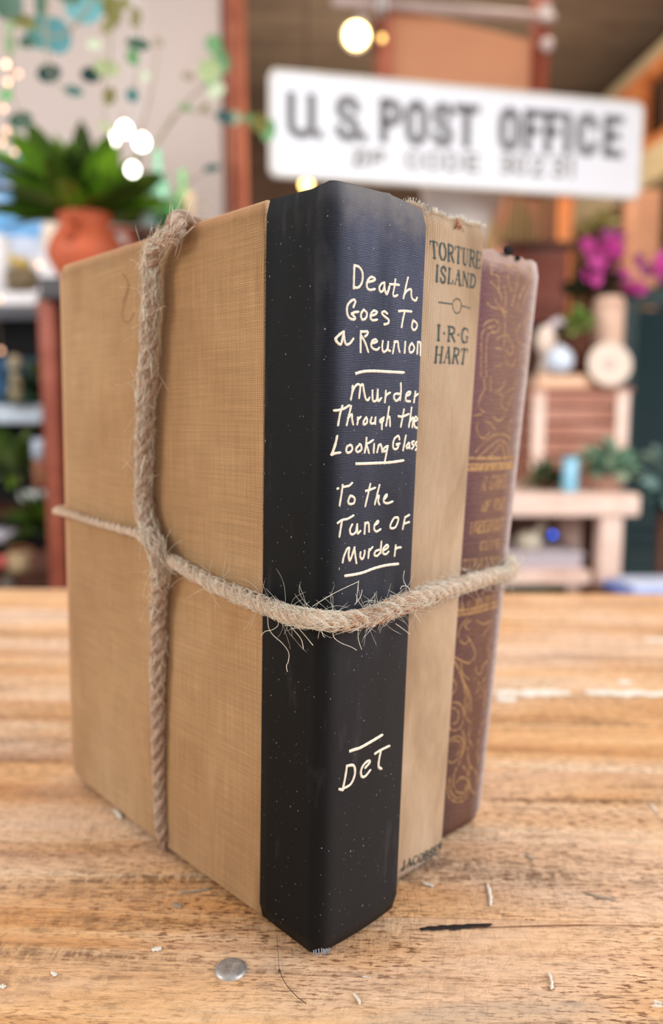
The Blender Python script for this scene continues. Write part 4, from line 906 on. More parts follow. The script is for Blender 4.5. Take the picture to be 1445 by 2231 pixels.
# ------------------------------------------------------------------ sign and hanging frame
sg = thing('post_office_sign', 'long white hanging sign with black block lettering above the books', 'sign', (0, 0, 0))
a_, b_, c_, d_ = P(583, 158, 1.90), P(1397, 222, 2.10), P(1388, 437, 2.10), P(578, 393, 1.90)
Lx = (b_ - a_); Lx.z = 0; sw = Lx.length; ux = Lx.normalized(); uz = Vector((0, 0, 1)); un = ux.cross(uz)
if un.y > 0: un = -un
ztop = (a_.z + b_.z) / 2; zbot = (c_.z + d_.z) / 2; sh = ztop - zbot; org = Vector((a_.x, a_.y, zbot)); print('sign', sw, sh, a_.z, b_.z, c_.z, d_.z)
m = MB(); rows = []
def rr_pts(w_, h_, r_, n=6):
    o = []
    for cx, cz, a0 in ((w_ - r_, r_, -90), (w_ - r_, h_ - r_, 0), (r_, h_ - r_, 90), (r_, r_, 180)):
        o += [(cx + r_ * math.cos(R(a0 + 90 * i / n)), cz + r_ * math.sin(R(a0 + 90 * i / n))) for i in range(n + 1)]
    return o
for off, ins in ((0.0, 0.003), (.003, 0), (.012, 0), (.015, .003)):
    rows.append([org + ux * (ins + x * (sw - 2 * ins) / sw) + uz * (ins + z * (sh - 2 * ins) / sh) + un * off for x, z in rr_pts(sw, sh, .022)])
m.quadgrid(rows, closed_u=True, smooth=False); m.face(rows[0]); m.face(rows[-1])
m.build('panel', plain('white_enamel', (226, 228, 236), .35, .02, 3), sg)
m = MB(); rows = []
for ins, off in ((0, .0145), (.002, .019), (.008, .019), (.010, .0150)):
    rows.append([org + ux * (ins + x * (sw - 2 * ins) / sw) + uz * (ins + z * (sh - 2 * ins) / sh) + un * off for x, z in rr_pts(sw, sh, .022)])
m.quadgrid(rows, closed_u=True); m.build('rim', plain('greyish_rim', (214, 208, 200), .5), sg)
SANS = {
 'U': [[(.08, 1), (.08, .25), (.2, .06), (.5, 0), (.8, .06), (.92, .25), (.92, 1)]], '.': [[(.1, .02), (.25, .02)]],
 'S': [[(.9, .78), (.75, .97), (.5, 1), (.2, .95), (.1, .75), (.25, .58), (.75, .42), (.92, .24), (.8, .04), (.5, 0), (.2, .05), (.08, .22)]],
 'P': [[(.1, 0), (.1, 1)], [(.1, 1), (.7, .98), (.9, .75), (.7, .5), (.1, .48)]],
 'O': [[(.5, 1), (.2, .93), (.08, .7), (.08, .3), (.2, .07), (.5, 0), (.8, .07), (.92, .3), (.92, .7), (.8, .93), (.5, 1)]],
 'T': [[(.5, 0), (.5, 1)], [(.02, 1), (.98, 1)]], 'F': [[(.1, 0), (.1, 1)], [(.1, 1), (.9, 1)], [(.1, .53), (.7, .53)]],
 'I': [[(.5, 0), (.5, 1)]], 'C': [[(.92, .75), (.8, .95), (.5, 1), (.2, .93), (.08, .7), (.08, .3), (.2, .07), (.5, 0), (.8, .05), (.92, .25)]],
 'E': [[(.1, 0), (.1, 1)], [(.1, 1), (.92, 1)], [(.1, .52), (.75, .52)], [(.1, 0), (.95, 0)]],
 'Z': [[(.05, 1), (.95, 1)], [(.95, 1), (.05, 0)], [(.05, 0), (.95, 0)]], 'D': [[(.1, 0), (.1, 1)], [(.1, 1), (.6, .97), (.92, .7), (.92, .3), (.6, .03), (.1, 0)]],
 '3': [[(.08, .85), (.4, 1), (.85, .9), (.85, .65), (.45, .53)], [(.45, .53), (.9, .4), (.9, .12), (.5, 0), (.08, .12)]],
 '0': [[(.5, 1), (.12, .8), (.08, .5), (.12, .2), (.5, 0), (.88, .2), (.92, .5), (.88, .8), (.5, 1)]],
 '2': [[(.08, .8), (.4, 1), (.85, .9), (.88, .65), (.1, 0)], [(.1, 0), (.95, 0)]], '1': [[(.5, 0), (.5, 1)], [(.5, 1), (.3, .85)]],
}
INKB = plain('faded_black_sign_paint', (96, 94, 96), .5, .1, 60)
INKB2 = plain('grey_sign_paint', (142, 138, 136), .5, .1, 60)
def sign_letter(ch, x0, x1, z0, z1, wd, mat, xf=1.0):
    m = MB()
    for st in SANS[ch]:
        if (ch in 'ECFTPDZI' and len(st) < 3) or ch == '.': pp = [Vector((a, b, 0)) for a, b in st]
        else: pp = smooth_path([(a, b, 0) for a, b in st], 4)
        q = [Vector((x0 + p.x * (x1 - x0), z0 + p.y * (z1 - z0))) for p in pp]; rows = []
        for i, p in enumerate(q):
            t = (q[min(i + 1, len(q) - 1)] - q[max(i - 1, 0)]).normalized(); n = Vector((-t.y, t.x)) * wd / 2
            if i == 0: p = p - t * wd * .45
            if i == len(q) - 1: p = p + t * wd * .45
            rows.append([org + ux * (p + n * s).x + uz * (p + n * s).y + un * o for s, o in ((1, .0152), (1, .0166), (-1, .0166), (-1, .0152))])
        m.quadgrid(rows, smooth=False)
    return m.build('letter', mat, sg)
def sx(px): # pixel column on the sign face -> distance along it
    p = P(px, 300, 1.0); d = p - Vector((0, 0, .152)); o = Vector((0, 0, .152))
    A2 = Vector((a_.x, a_.y)); den = d.x * ux.y - d.y * ux.x
    k = ((A2.x - 0) * ux.y - (A2.y - 0) * ux.x) / den; h = Vector((d.x * k, d.y * k)); return (h - A2).dot(Vector((ux.x, ux.y)))
def sz(px, py):
    dist = sx(px); y = a_.y + ux.y * dist; return P(px, py, y).z - zbot
for ch, l, r_ in (('U', 628, 680), ('.', 690, 697), ('S', 733, 776), ('.', 787, 794), ('P', 828, 868), ('O', 884, 922), ('S', 942, 977), ('T', 990, 1032), ('O', 1086, 1122), ('F', 1140, 1172), ('F', 1184, 1214), ('I', 1224, 1236), ('C', 1254, 1290), ('E', 1312, 1345)):
    t0 = 214 + (l - 628) * .073; t1 = 296 + (l - 628) * .062
    sign_letter(ch, sx(l), sx(r_), sz(l, t1), sz(l, t0), .020, INKB)
for ch, l, r_ in (('Z', 766, 785), ('I', 790, 796), ('P', 806, 838), ('C', 880, 912), ('O', 922, 956), ('D', 968, 1000), ('E', 1012, 1040), ('3', 1088, 1108), ('0', 1116, 1142), ('2', 1156, 1178), ('3', 1200, 1224), ('1', 1236, 1248)):
    t0 = 334 + (l - 766) * .032; t1 = 362 + (l - 766) * .055
    sign_letter(ch, sx(l), sx(r_), sz(l, t1), sz(l, t0), .0095, INKB2)

hf = thing('hanging_frame', 'tan panel between two dark red posts hung from the ceiling behind the sign', 'frame', (0, 0, 0))
pl, pr = P(838, 100, 2.12), P(1180, 100, 2.32)
dv = (pr - pl); dv.z = 0; rot = Matrix.Rotation(math.atan2(dv.y, dv.x), 3, 'Z'); zl = 1.69; zb = P(838, 380, 2.12).z
box_obj('post', (pl.x, pl.y + .03, (zl + zb) / 2), (M(30, 2.12), .04, zl - zb), TERRA, hf, rot, .003)
box_obj('post', (pr.x, pr.y + .02, (zl + zb) / 2), (M(30, 2.32), .04, zl - zb), REDBR, hf, rot, .003, label='dark red post')
pc = (pl + pr) / 2; zt = P(1000, 40, 2.22).z
box_obj('panel', (pc.x, pc.y + .04, (zt + zb) / 2), (dv.length, .012, zt - zb), plain('tan_felt_panel', (206, 146, 110), .8, .05, 4), hf, rot)
rl = MB(); q0, q1 = P(752, 4, 2.08), P(1205, 40, 2.33)
rl.tube([q0 + (q0 - q1) * .05, q1], .013, 10); rl.build('top_rail', plain('pinkish_white_metal', (186, 164, 158), .4), hf)
for px, py, Y in ((832, 12, 2.1), (1186, 36, 2.32)):
    c = P(px, py, Y); m = MB(); m.box(c, (.03, .05, .04)); m.build('clamp', plain('white_clamp', (200, 190, 186), .5), hf, bevel=.004)
c = P(1192, 98, 2.3); m = MB(); m.lathe([(.0001, .02), (.014, .014), (.02, 0), (.014, -.014), (.0001, -.02)], c, 12); m.build('knob', plain('pale_knob', (198, 180, 178), .4), hf)
for f_ in (.33, .7):
    p_ = org + ux * sw * f_; m = MB(); zz = ztop - .02
    m.tube([Vector((p_.x, p_.y + .004, zz - .06)), Vector((p_.x, p_.y + .06, zz)), Vector((p_.x, p_.y + .16, zz + .06))], .004, 6); m.build('bracket', plain('steel_bracket', (120, 110, 104), .4), sg)

sl = thing('track_spotlight', 'small white spotlight with glowing warm bulb left of the tan panel', 'lamp', (0, 0, 0))
c = P(776, 80, 2.06); m = MB(); ax = Vector((-.12, -.55, -.55)).normalized(); rt = ax.to_track_quat('Z', 'Y').to_matrix()
m.lathe([(.0001, -.085), (.018, -.085), (.022, -.05), (.036, 0), (.034, .002), (.018, -.045), (.0001, -.05)], c, 18, rt); m.build('shade', plain('white_lamp_metal', (214, 200, 190), .4), sl)
m = MB(); m.lathe([(.0001, .012), (.016, .008), (.026, 0), (.028, -.012), (.0001, -.03)], c, 16, rt); m.build('bulb', glow('warm_bulb', (255, 226, 150), 14), sl)
m = MB(); m.tube([c - ax * .08, c - ax * .08 + Vector((0, .01, .07)), Vector((c.x, c.y + .02, 1.0 + .2))], .006, 8); m.build('arm', plain('white_arm', (200, 188, 180), .4), sl)
for (px, py, Y, r_, lab) in ((668, 402, 2.6, .018, 'small warm globe bulb under the left end of the sign'), (833, 84, 2.02, .007, 'tiny amber glow put in for the glare right of the spotlight')):
    o = thing('glow_globe', lab, 'bulb', P(px, py, Y)); m = MB(); m.lathe([(.0001, -r_)] + [(r_ * math.sin(R(a)), -r_ * math.cos(R(a))) for a in range(25, 156, 26)] + [(.006, r_ * .95)], n=14); m.build('globe', glow('amber_globe', (255, 206, 120), 9 if r_ > .01 else 3), o)  # the smaller globe is a made-up source for a small glare
    m = MB(); m.lathe([(.007, r_ * .9), (.007, r_ + .015), (.0001, r_ + .016)], n=10); m.tube([(0, 0, r_), (0, .0, 1.69 - P(px, py, Y).z)], .002, 6); m.build('socket', BLACKM, o)

# ------------------------------------------------------------------ foliage helpers
def leaf_mesh(name, mat, L, W, bend=.25, n=6, fold=.15):
    m = MB(); rows = []
    for i in range(n + 1):
        t = i / n; w_ = W * math.sin(math.pi * min(1, .06 + t * .94)) ** .6 * .5; z = -bend * L * t * t
        rows.append([(-w_, t * L, z + fold * w_), (0, t * L, z), (w_, t * L, z + fold * w_)])
    m.quadgrid(rows); o = m.build(name, mat); COL.objects.unlink(o); return o
def leaf_at(src, parent, p, d, s=1.0, roll=0):
    q = Vector(d).to_track_quat('Y', 'Z').to_matrix().to_4x4() @ Matrix.Rotation(roll, 4, 'Y')
    return part_copy(src, parent, Matrix.Translation(p) @ q @ Matrix.Scale(s, 4))
def greens(name, *cols): return [plain(name, c, .5, .15, 40, .3) for c in cols]
EU = {k: plain('eucalyptus_' + k, c, .5, .1, 40) for k, c in dict(dk=(52, 84, 66), dt=(28, 66, 64), teal=(70, 122, 118), tl=(84, 142, 148), gr=(96, 148, 96), ol=(112, 110, 56), lo=(150, 164, 118), pale=(176, 188, 160), gy=(150, 138, 118)).items()}
def disc_leaf(mat, sx_=1.0):
    m = MB(); n = 12; ring = [(sx_ * math.cos(2 * math.pi * i / n), math.sin(2 * math.pi * i / n), .12) for i in range(n)]
    mid = [(x * .5, y * .5, .02) for x, y, z in ring]; m.quadgrid([ring, mid], closed_u=True); m.face(mid, True)
    o = m.build('leaf', mat); COL.objects.unlink(o); return o
EUL = {k: disc_leaf(v) for k, v in EU.items()}

# ------------------------------------------------------------------ eucalyptus sprays, top left
eu = [(20, 12, 26, 24, 'dk'), (28, 55, 15, 13, 'gr'), (50, 48, 22, 14, 'ol'), (92, 72, 26, 28, 'teal'), (124, 78, 25, 27, 'tl'), (182, 22, 30, 32, 'tl'), (150, -5, 20, 16, 'dk'), (214, 2, 24, 18, 'gr'), (246, 22, 15, 22, 'ol'), (240, 55, 16, 18, 'ol'), (296, 40, 9, 17, 'ol'), (23, 98, 9, 18, 'gr'), (107, 160, 20, 14, 'dt'), (160, 198, 16, 8, 'teal'), (198, 163, 17, 12, 'dt'), (232, 150, 21, 16, 'lo'), (205, 98, 13, 11, 'pale'), (240, 210, 10, 14, 'ol'), (288, 208, 11, 11, 'teal'), (14, 208, 11, 14, 'gr'), (45, 262, 22, 13, 'dk'), (230, 276, 13, 7, 'lo'), (301, 97, 20, 10, 'dk'), (290, 125, 11, 13, 'gr'), (90, 10, 10, 24, 'dk'), (60, 92, 14, 10, 'dk'), (270, 8, 12, 10, 'ol'), (345, 93, 9, 9, 'gy')]
eu2 = [(465, 97, 14, 14, 'gr'), (483, 134, 17, 19, 'gr'), (459, 177, 15, 11, 'gr'), (456, 155, 20, 22, 'lo'), (472, 198, 16, 14, 'pale'), (404, 235, 12, 8, 'gr'), (446, 237, 9, 8, 'ol'), (490, 256, 16, 14, 'dt'), (510, 257, 12, 11, 'pale'), (566, 268, 15, 16, 'ol'), (587, 285, 12, 20, 'gr'), (462, 367, 15, 8, 'dt'), (411, 167, 12, 7, 'gy'), (316, 167, 9, 9, 'pale'), (446, 450, 9, 8, 'gy'), (540, 258, 10, 8, 'gr')]
def spray(items, name, lab, Y0, stems, sd):
    o = thing(name, lab, 'plant', (0, 0, 0)); g = random.Random(sd)
    for (x, y, a, b, k) in items:
        Y = Y0 + g.uniform(-.12, .12); c = P(x, y, Y)
        mt = Matrix.Translation(c) @ Matrix.Rotation(R(90 + g.uniform(-25, 25)), 4, 'X') @ Matrix.Rotation(R(g.uniform(-25, 25)), 4, 'Y') @ Matrix.Rotation(R(g.uniform(-30, 30)) if abs(a - b) < 6 else R(g.uniform(-14, 14)), 4, 'Z') @ Matrix.Diagonal((M(a, Y) * 1.25, M(b, Y) * 1.25, M((a + b) / 2, Y), 1))
        part_copy(EUL[k], o, mt)
    for st in stems:
        m = MB(); m.tube(smooth_path([P(x, y, Y0) for x, y in st], 5), [.0022 - .0014 * i / (5 * (len(st) - 1)) for i in range(5 * (len(st) - 1) + 1)] if len(st) > 2 else .0015, 5); m.build('stem', plain('twig', (150, 140, 118), .7), o)
    return o
spray(eu, 'eucalyptus_branch', 'blue-green eucalyptus branches with round leaves hanging at the top left', 1.05, [[(230, -60), (190, 20), (130, 80), (60, 50), (20, 15)], [(200, -60), (235, 40), (240, 120), (225, 200), (235, 280)], [(110, -60), (100, 60), (110, 160), (150, 200)], [(260, -50), (300, 60), (300, 120), (290, 210)], [(30, -40), (26, 60), (22, 150), (30, 220), (50, 265)]], 3)
spray(eu2, 'eucalyptus_branch', 'thin green eucalyptus twig reaching in front of the terracotta post', 1.25, [[(330, 330), (380, 250), (420, 240), (490, 256), (560, 268), (590, 285)], [(330, 330), (400, 230), (450, 180), (475, 130), (462, 90)], [(300, 300), (330, 200), (345, 93)], [(380, 420), (420, 390), (470, 365)]], 5)

# ------------------------------------------------------------------ amphora with broad-leaved plant on its stand
st = thing('plant_stand', 'dark-topped stand on a red-brown post beneath the terracotta jar', 'stand', (0, 0, 0))
zt = P(105, 628, 1.5).z; xc = P(108, 700, 1.5).x
xl_ = P(84, 628, 1.38).x; xr_ = P(238, 628, 1.5).x; box_obj('top', ((xl_ + xr_) / 2, 1.5, zt - .018), (xr_ - xl_, .24, .036), plain('dark_slate_top', (48, 44, 46), .5), st, bevel=.003)
for sx_ in (P(111, 700, 1.42).x,):
    for yy in (1.42, 1.6):
        box_obj('leg', (sx_, yy, (zt - .036 - .9) / 2), (M(34, 1.5), .05, zt - .036 + .9), REDBR, st, bevel=.004)
for yy in (1.42, 1.6): box_obj('leg', (xr_ - .03, yy, (zt - .036 - .9) / 2), (.045, .05, zt - .036 + .9), REDBR, st, bevel=.004)
box_obj('crosspiece', (xc + .07, 1.5, -.12), (.2, .16, .03), DKBR, st)
am = thing('terracotta_jar', 'round terracotta jar with looped handles holding a green plant', 'pot', (P(190, 600, 1.5).x, 1.5, zt))
TC = plain('terracotta_clay', (176, 84, 52), .6, .15, 20)
k = M(1, 1.5); hgt = P(190, 468, 1.5).z - zt
m = MB(); pf = [(.0001, 0), (40 * k, 0), (52 * k, .008), (78 * k, hgt * .38), (80 * k, hgt * .48), (70 * k, hgt * .66), (55 * k, hgt * .80), (50 * k, hgt * .88), (56 * k, hgt * .93), (59 * k, hgt * .97), (55 * k, hgt), (50 * k, hgt * .99), (46 * k, hgt * .9), (.0001, hgt * .88)]
m.lathe(pf, n=32); m.build('body', TC, am)
for an in (-97, 20, 140):
    a = R(an); ra = Vector((math.cos(a), math.sin(a), 0)); m = MB()
    m.tube(smooth_path([ra * 56 * k + Vector((0, 0, hgt * .82)), ra * 80 * k + Vector((0, 0, hgt * .84)), ra * 92 * k + Vector((0, 0, hgt * .7)), ra * 78 * k + Vector((0, 0, hgt * .55))], 5), 7 * k, 8); m.build('handle', TC, am)
fp = thing('broadleaf_plant', 'dark green strap-leaved plant growing out of the terracotta jar', 'plant', (P(185, 470, 1.5).x, 1.5, zt + hgt * .95))
GL = greens('plant_leaf', (64, 88, 26), (84, 122, 28), (112, 156, 38), (150, 170, 60), (48, 66, 22))
srcs = [leaf_mesh('leaf', g, .215, .062, .14, 8) for g in GL]; g2 = random.Random(8)
for i in range(84):
    a = R(g2.uniform(0, 360)); el = R(g2.uniform(12, 82)); d = Vector((math.cos(a) * math.cos(el) * 1.25, math.sin(a) * math.cos(el) * .8, math.sin(el) * .75))
    s_ = srcs[2 if d.x > .5 and g2.random() < .6 else g2.choice((0, 0, 1, 1, 4, 2))]
    leaf_at(s_, fp, Vector((g2.uniform(-.02, .02), g2.uniform(-.02, .02), 0)), d, g2.uniform(.6, 1.0) * (1.05 if d.x < -.4 else .85), g2.uniform(-.5, .5))
leaf_at(srcs[0], fp, Vector((-.01, -.02, 0)), Vector((-1, -.1, .38)), 1.15); leaf_at(srcs[4], fp, Vector((-.01, 0, .01)), Vector((-1, .2, .75)), 1.0); leaf_at(srcs[3], fp, (-.01, .02, 0), Vector((-.55, .2, .9)), .95)
# ------------------------------------------------------------------ white rack at the left with its things
WHITE = plain('white_painted_wood', (226, 222, 224), .5, .05, 20); BLUEW = plain('cool_white_paint', (214, 226, 240), .5, .04, 20)
rk = thing('white_shelf_rack', 'white painted shelf rack with dark back at the left edge', 'shelf', (0, 0, 0))
xr = P(90, 650, 1.9).x; xl = -1.35
def zz(y, Y): return P(60, y, Y).z
box_obj('shelf', ((xl + xr) / 2 , 2.0, zz(654, 1.9)), (xr - xl, .26, M(30, 1.9)), WHITE, rk, bevel=.006)
xr2 = P(100, 900, 1.9).x
box_obj('shelf', ((xl + xr2) / 2, 2.0, zz(902, 1.9)), (xr2 - xl, .26, M(42, 1.9)), BLUEW, rk, bevel=.01)
box_obj('shelf', ((xl + xr2) / 2, 2.0, zz(1262, 1.9)), (xr2 - xl + .05, .3, M(16, 1.9)), DKBR, rk)
box_obj('shelf', ((xl + xr2) / 2, 2.0, zz(1120, 1.9) ), (xr2 - xl + .02, .26, M(10, 1.9)), DKBR, rk)
box_obj('back_panel', ((xl + xr2) / 2, 2.15, (zz(654, 1.9) - .9) / 2), (xr2 - xl + .1, .02, zz(654, 1.9) + .88), BLACKM, rk)
box_obj('upright', (xl, 2.0, (zz(640, 1.9) - .9) / 2), (.03, .26, zz(640, 1.9) + .9), WHITE, rk)
# picture leaning on the top shelf: blue and white seaside scene
t = NT('seaside_picture', .5, .2); cc = t.co(); ss = t.sep(cc)
n1 = t.noise(t.mapp(cc, (9, 9, 22)), 1, 3)
colr = t.ramp(t.math('ADD', t.math('MULTIPLY', ss[2], 1.6), t.math('MULTIPLY', n1, .5)), [(0.0, lin((200, 210, 228))), (.18, lin((206, 212, 226))), (.24, lin((96, 160, 214))), (.34, lin((120, 176, 224))), (.40, lin((190, 186, 200))), (.47, lin((120, 160, 214))), (.62, lin((86, 140, 202))), (.85, lin((140, 186, 226)))])
t.color(colr); pic = thing('seaside_picture', 'blue and white picture standing behind the left of the jar', 'picture', (P(20, 640, 2.02).x - .12, 2.06, zz(640, 1.9) + .001))
hp_ = P(60, 312, 2.02).z - zz(640, 1.9)
box_obj('canvas', (0, .012, hp_ / 2 + .004), (.54, .014, hp_ - .01), t.m, pic); 
for dx, dz, w_, h_ in ((0, hp_ - .006, .56, .012), (0, .006, .56, .012), (-.276, hp_ / 2, .012, hp_ - .02), (.276, hp_ / 2, .012, hp_ - .02)): box_obj('frame', (dx, .008, dz), (w_, .024, h_), WHITE, pic)
def lathe_thing(name, lab, cat, px, py_base, Y, prof_px, mat, part='body', n=20, group=None, zbase=None):
    k = M(1, Y); b = P(px, py_base, Y); 
    if zbase is not None: b.z = zbase
    o = thing(name, lab, cat, b, 0, group); m = MB(); m.lathe([(max(.0001, r * k), z * k) for r, z in prof_px], n=n); m.build(part, mat, o); return o
ztop1 = zz(640, 1.9) + .001
o = lathe_thing('white_pillar_vase', 'tall white vase at the very left edge on the white shelf', 'vase', 6, 640, 1.93, [(0, 0), (26, 0), (28, 30), (26, 90), (18, 110), (22, 120), (17, 119), (0, 100)], WHITE, zbase=ztop1)
o = lathe_thing('mossy_basket', 'brown mossy basket on the white shelf beside the white vase', 'basket', 52, 640, 1.9, [(0, 0), (30, 0), (36, 30), (34, 46), (30, 44), (0, 34)], plain('mossy_brown', (118, 102, 78), .9, .4, 60), zbase=ztop1)
mb = plain('ochre_flowers', (200, 170, 96), .8, .2, 60); m = MB(); k = M(1, 1.9)
for i in range(9): m.lathe([(.0001, -11 * k), (9 * k, -5 * k), (10 * k, 3 * k), (.0001, 11 * k)], (rnd.uniform(-22, 12) * k, rnd.uniform(-10, 10) * k, (52 + rnd.uniform(-4, 26)) * k), 8)
m.build('dried_flowers', mb, o)
o = lathe_thing('cream_jug', 'cream round jug between the picture and the terracotta jar', 'jug', 116, 560, 1.93, [(0, 0), (16, 0), (24, 20), (24, 45), (17, 70), (20, 92), (15, 90), (0, 60)], plain('cream_glaze', (226, 208, 190), .4), zbase=None)
m = MB(); k = M(1, 1.93); m.tube(smooth_path([(20 * k, 0, 25 * k), (36 * k, 0, 40 * k), (34 * k, 0, 66 * k), (17 * k, 0, 78 * k)], 4), 3.5 * k, 6); m.build('handle', plain('cream_glaze', (226, 208, 190), .4), o)
oz = P(112, 560, 1.93).z
o = thing('jug_block', 'pale whitewashed block under the cream jug', 'block', (P(116, 600, 1.93).x, 1.93, ztop1)); box_obj('body', (0, 0, (oz - ztop1) / 2 - .0005), (.075, .07, oz - ztop1 - .001), WHITE, o, bevel=.003); box_obj('base_board', (0, 0, .003), (.085, .08, .006), WHITE, o)
o = thing('leaning_board', 'narrow white board leaning beside the terracotta jar', 'board', (0, 0, 0)); m = MB(); pa, pb = P(98, 540, 1.62), P(138, 622, 1.62)
m.tube([pa, pb], M(11, 1.62), 4, smooth=False); m.build('plank', WHITE, o); m = MB(); m.tube([pb, pb + (pb - pa) * .1], M(12, 1.62), 4, smooth=False); m.build('foot', WHITE, o)
# things on the lower shelves
lz2 = zz(880, 1.9); 
def bush(name, lab, px, py, Y, rx, rz_, cols, nleaf, L, W, seed, pot=None, up=.3, cat='plant'):
    c = P(px, py, Y); o = thing(name, lab, cat, c); g = random.Random(seed); srcs = [leaf_mesh('leaf', plain('foliage', q, .55, .2, 60), L, W, .3, 4) for q in cols]
    for i in range(nleaf):
        a = g.uniform(0, 6.283); el = g.uniform(-.5, 1.4); d = Vector((math.cos(a) * math.cos(el), math.sin(a) * math.cos(el), math.sin(el) + up)).normalized()
        p = Vector((d.x * M(rx, Y) * g.uniform(.1, .75), d.y * M(rx, Y) * g.uniform(.1, .7), d.z * M(rz_, Y) * g.uniform(.1, .75)))
        leaf_at(g.choice(srcs), o, p, d, g.uniform(.7, 1.2), g.uniform(-1, 1))
    if pot:
        (rt_, rb_, h_, mt) = pot; k = M(1, Y); m = MB(); m.lathe([(.0001, -h_ * k), (rb_ * k, -h_ * k), (rt_ * k, -2 * k), (rt_ * k * 1.06, -2 * k), (rt_ * k * 1.06, 3 * k), (rt_ * k * .9, 3 * k), (rt_ * k * .88, -3 * k), (.0001, -4 * k)], n=18); m.build('pot', mt, o)
    else:
        m = MB(); m.tube([(0, 0, -M(rz_, Y) * .5), (0, 0, M(rz_, Y) * .3)], .004, 6); m.build('stem', plain('green_stem', (70, 84, 40), .7), o)
    return o
bush('potted_greenery', 'low dark green plant on the upper part of the cool white shelf', 30, 862, 1.85, 48, 26, [(24, 52, 20), (40, 70, 26)], 30, .05, .02, 4, (14, 12, 18, BLACKM))
bush('potted_greenery', 'olive green sprig on the cool white shelf beside the brown post', 72, 835, 1.88, 26, 46, [(92, 104, 50), (70, 84, 46), (120, 140, 50)], 30, .04, .014, 5, (12, 10, 40, BLACKM))
o = lathe_thing('beige_statuette', 'beige bird-shaped figure with a pale head above the cool white shelf', 'figurine', 36, 880, 1.83, [(0, 0), (14, 0), (16, 20), (12, 45), (8, 60), (6, 66), (12, 72), (15, 84), (11, 98), (0, 102)], plain('beige_stone', (168, 152, 122), .7), zbase=lz2 + .002)
k = M(1, 1.83); m = MB(); m.lathe([(.0001, 0), (3 * k, 0), (.0001, 14 * k)], (0, -12 * k, 86 * k), 6, Matrix.Rotation(R(80), 3, 'X')); m.build('beak', plain('beige_beak', (150, 128, 96), .7), o)
o = thing('blue_cloth', 'blue cloth hanging in the dark opening of the white rack', 'cloth', (0, 0, 0)); m = MB(); rows = []
for i in range(9):
    z = P(20, 780 + i * 12, 2.1).z; rows.append([(P(px, 800, 2.1).x, 2.10 + .008 * math.sin(px * .3 + i * .4), z) for px in range(-40, 82, 6)])
m.quadgrid(rows); m.build('drape', plain('steel_blue_cloth', (52, 90, 124), .7, .4, 14), o)
m = MB(); m.tube([P(-42, 779, 2.1), P(84, 779, 2.1)], .004, 6); m.build('rod', BLACKM, o)
bush('fern', 'mid green fern on the shelf below the cool white board', 28, 1030, 1.75, 78, 62, [(70, 100, 26), (96, 122, 34), (50, 76, 30), (120, 138, 80)], 90, .07, .016, 6, (30, 22, 50, BLACKM))
bush('fern', 'dark green fern low down behind the fore-edges of the books', 95, 1150, 1.65, 66, 36, [(44, 64, 8), (58, 78, 10), (28, 44, 12)], 70, .06, .016, 7, (22, 18, 60, BLACKM))
o = lathe_thing('layered_candle', 'stubby candle, white above and terracotta below, beside the brown post', 'candle', 88, 1062, 1.72, [(0, 0), (14, 0), (14, 60), (0, 60)], plain('terracotta_wax', (168, 104, 80), .6), zbase=None)
k = M(1, 1.72); m = MB(); m.lathe([(.0001, 60.5 * k), (14 * k, 60.5 * k), (14 * k, 102 * k), (11 * k, 106 * k), (.0001, 104 * k)], n=18); m.build('white_top', plain('cool_white_wax', (196, 204, 220), .5), o, label='cool white upper half')
BOWL = [(0, 0), (18, 0), (30, 6), (38, 16), (36, 17), (28, 8), (0, 4)]
o = lathe_thing('shallow_bowl', 'white shallow dish under the layered candle', 'bowl', 76, 1098, 1.72, [(0, 0), (16, 0), (30, 10), (34, 24), (30, 28), (0, 31)], plain('white_ceramic', (206, 208, 204), .4), 'bowl'); 
o = lathe_thing('shallow_bowl', 'white dish at the left edge just above the table', 'bowl', 6, 1182, 1.72, [(0, 0), (16, 0), (28, 10), (32, 26), (28, 30), (0, 28)], plain('lilac_white_ceramic', (206, 202, 214), .4), 'bowl')
o = lathe_thing('straw_basket', 'low straw-coloured basket just above the table edge at left', 'basket', 50, 1245, 1.7, [(0, 0), (34, 0), (44, 14), (40, 34), (30, 42), (0, 44)], plain('straw', (178, 152, 116), .8, .3, 80), 'basket')
k = M(1, 1.7); m = MB(); m.tube(smooth_path([(-40 * k, 0, 20 * k), (-26 * k, 0, 46 * k), (0, 0, 55 * k), (26 * k, 0, 46 * k), (40 * k, 0, 20 * k)], 4), 3 * k, 6); m.build('handle', plain('straw_handle', (168, 110, 74), .8), o)
o = lathe_thing('pink_ball', 'coral pink ball at the left edge above the table', 'ball', 2, 1240, 1.66, [(0, 0), (9, 3), (15, 12), (15, 20), (9, 29), (0, 32)], plain('coral_pink', (212, 96, 92), .5), 'ball')
o = lathe_thing('grey_jar', 'small grey jar low at the left, behind the table edge', 'jar', 22, 1290, 1.7, [(0, 0), (18, 0), (20, 20), (14, 32), (10, 34), (0, 34)], plain('grey_stoneware', (112, 104, 94), .6), 'jar')
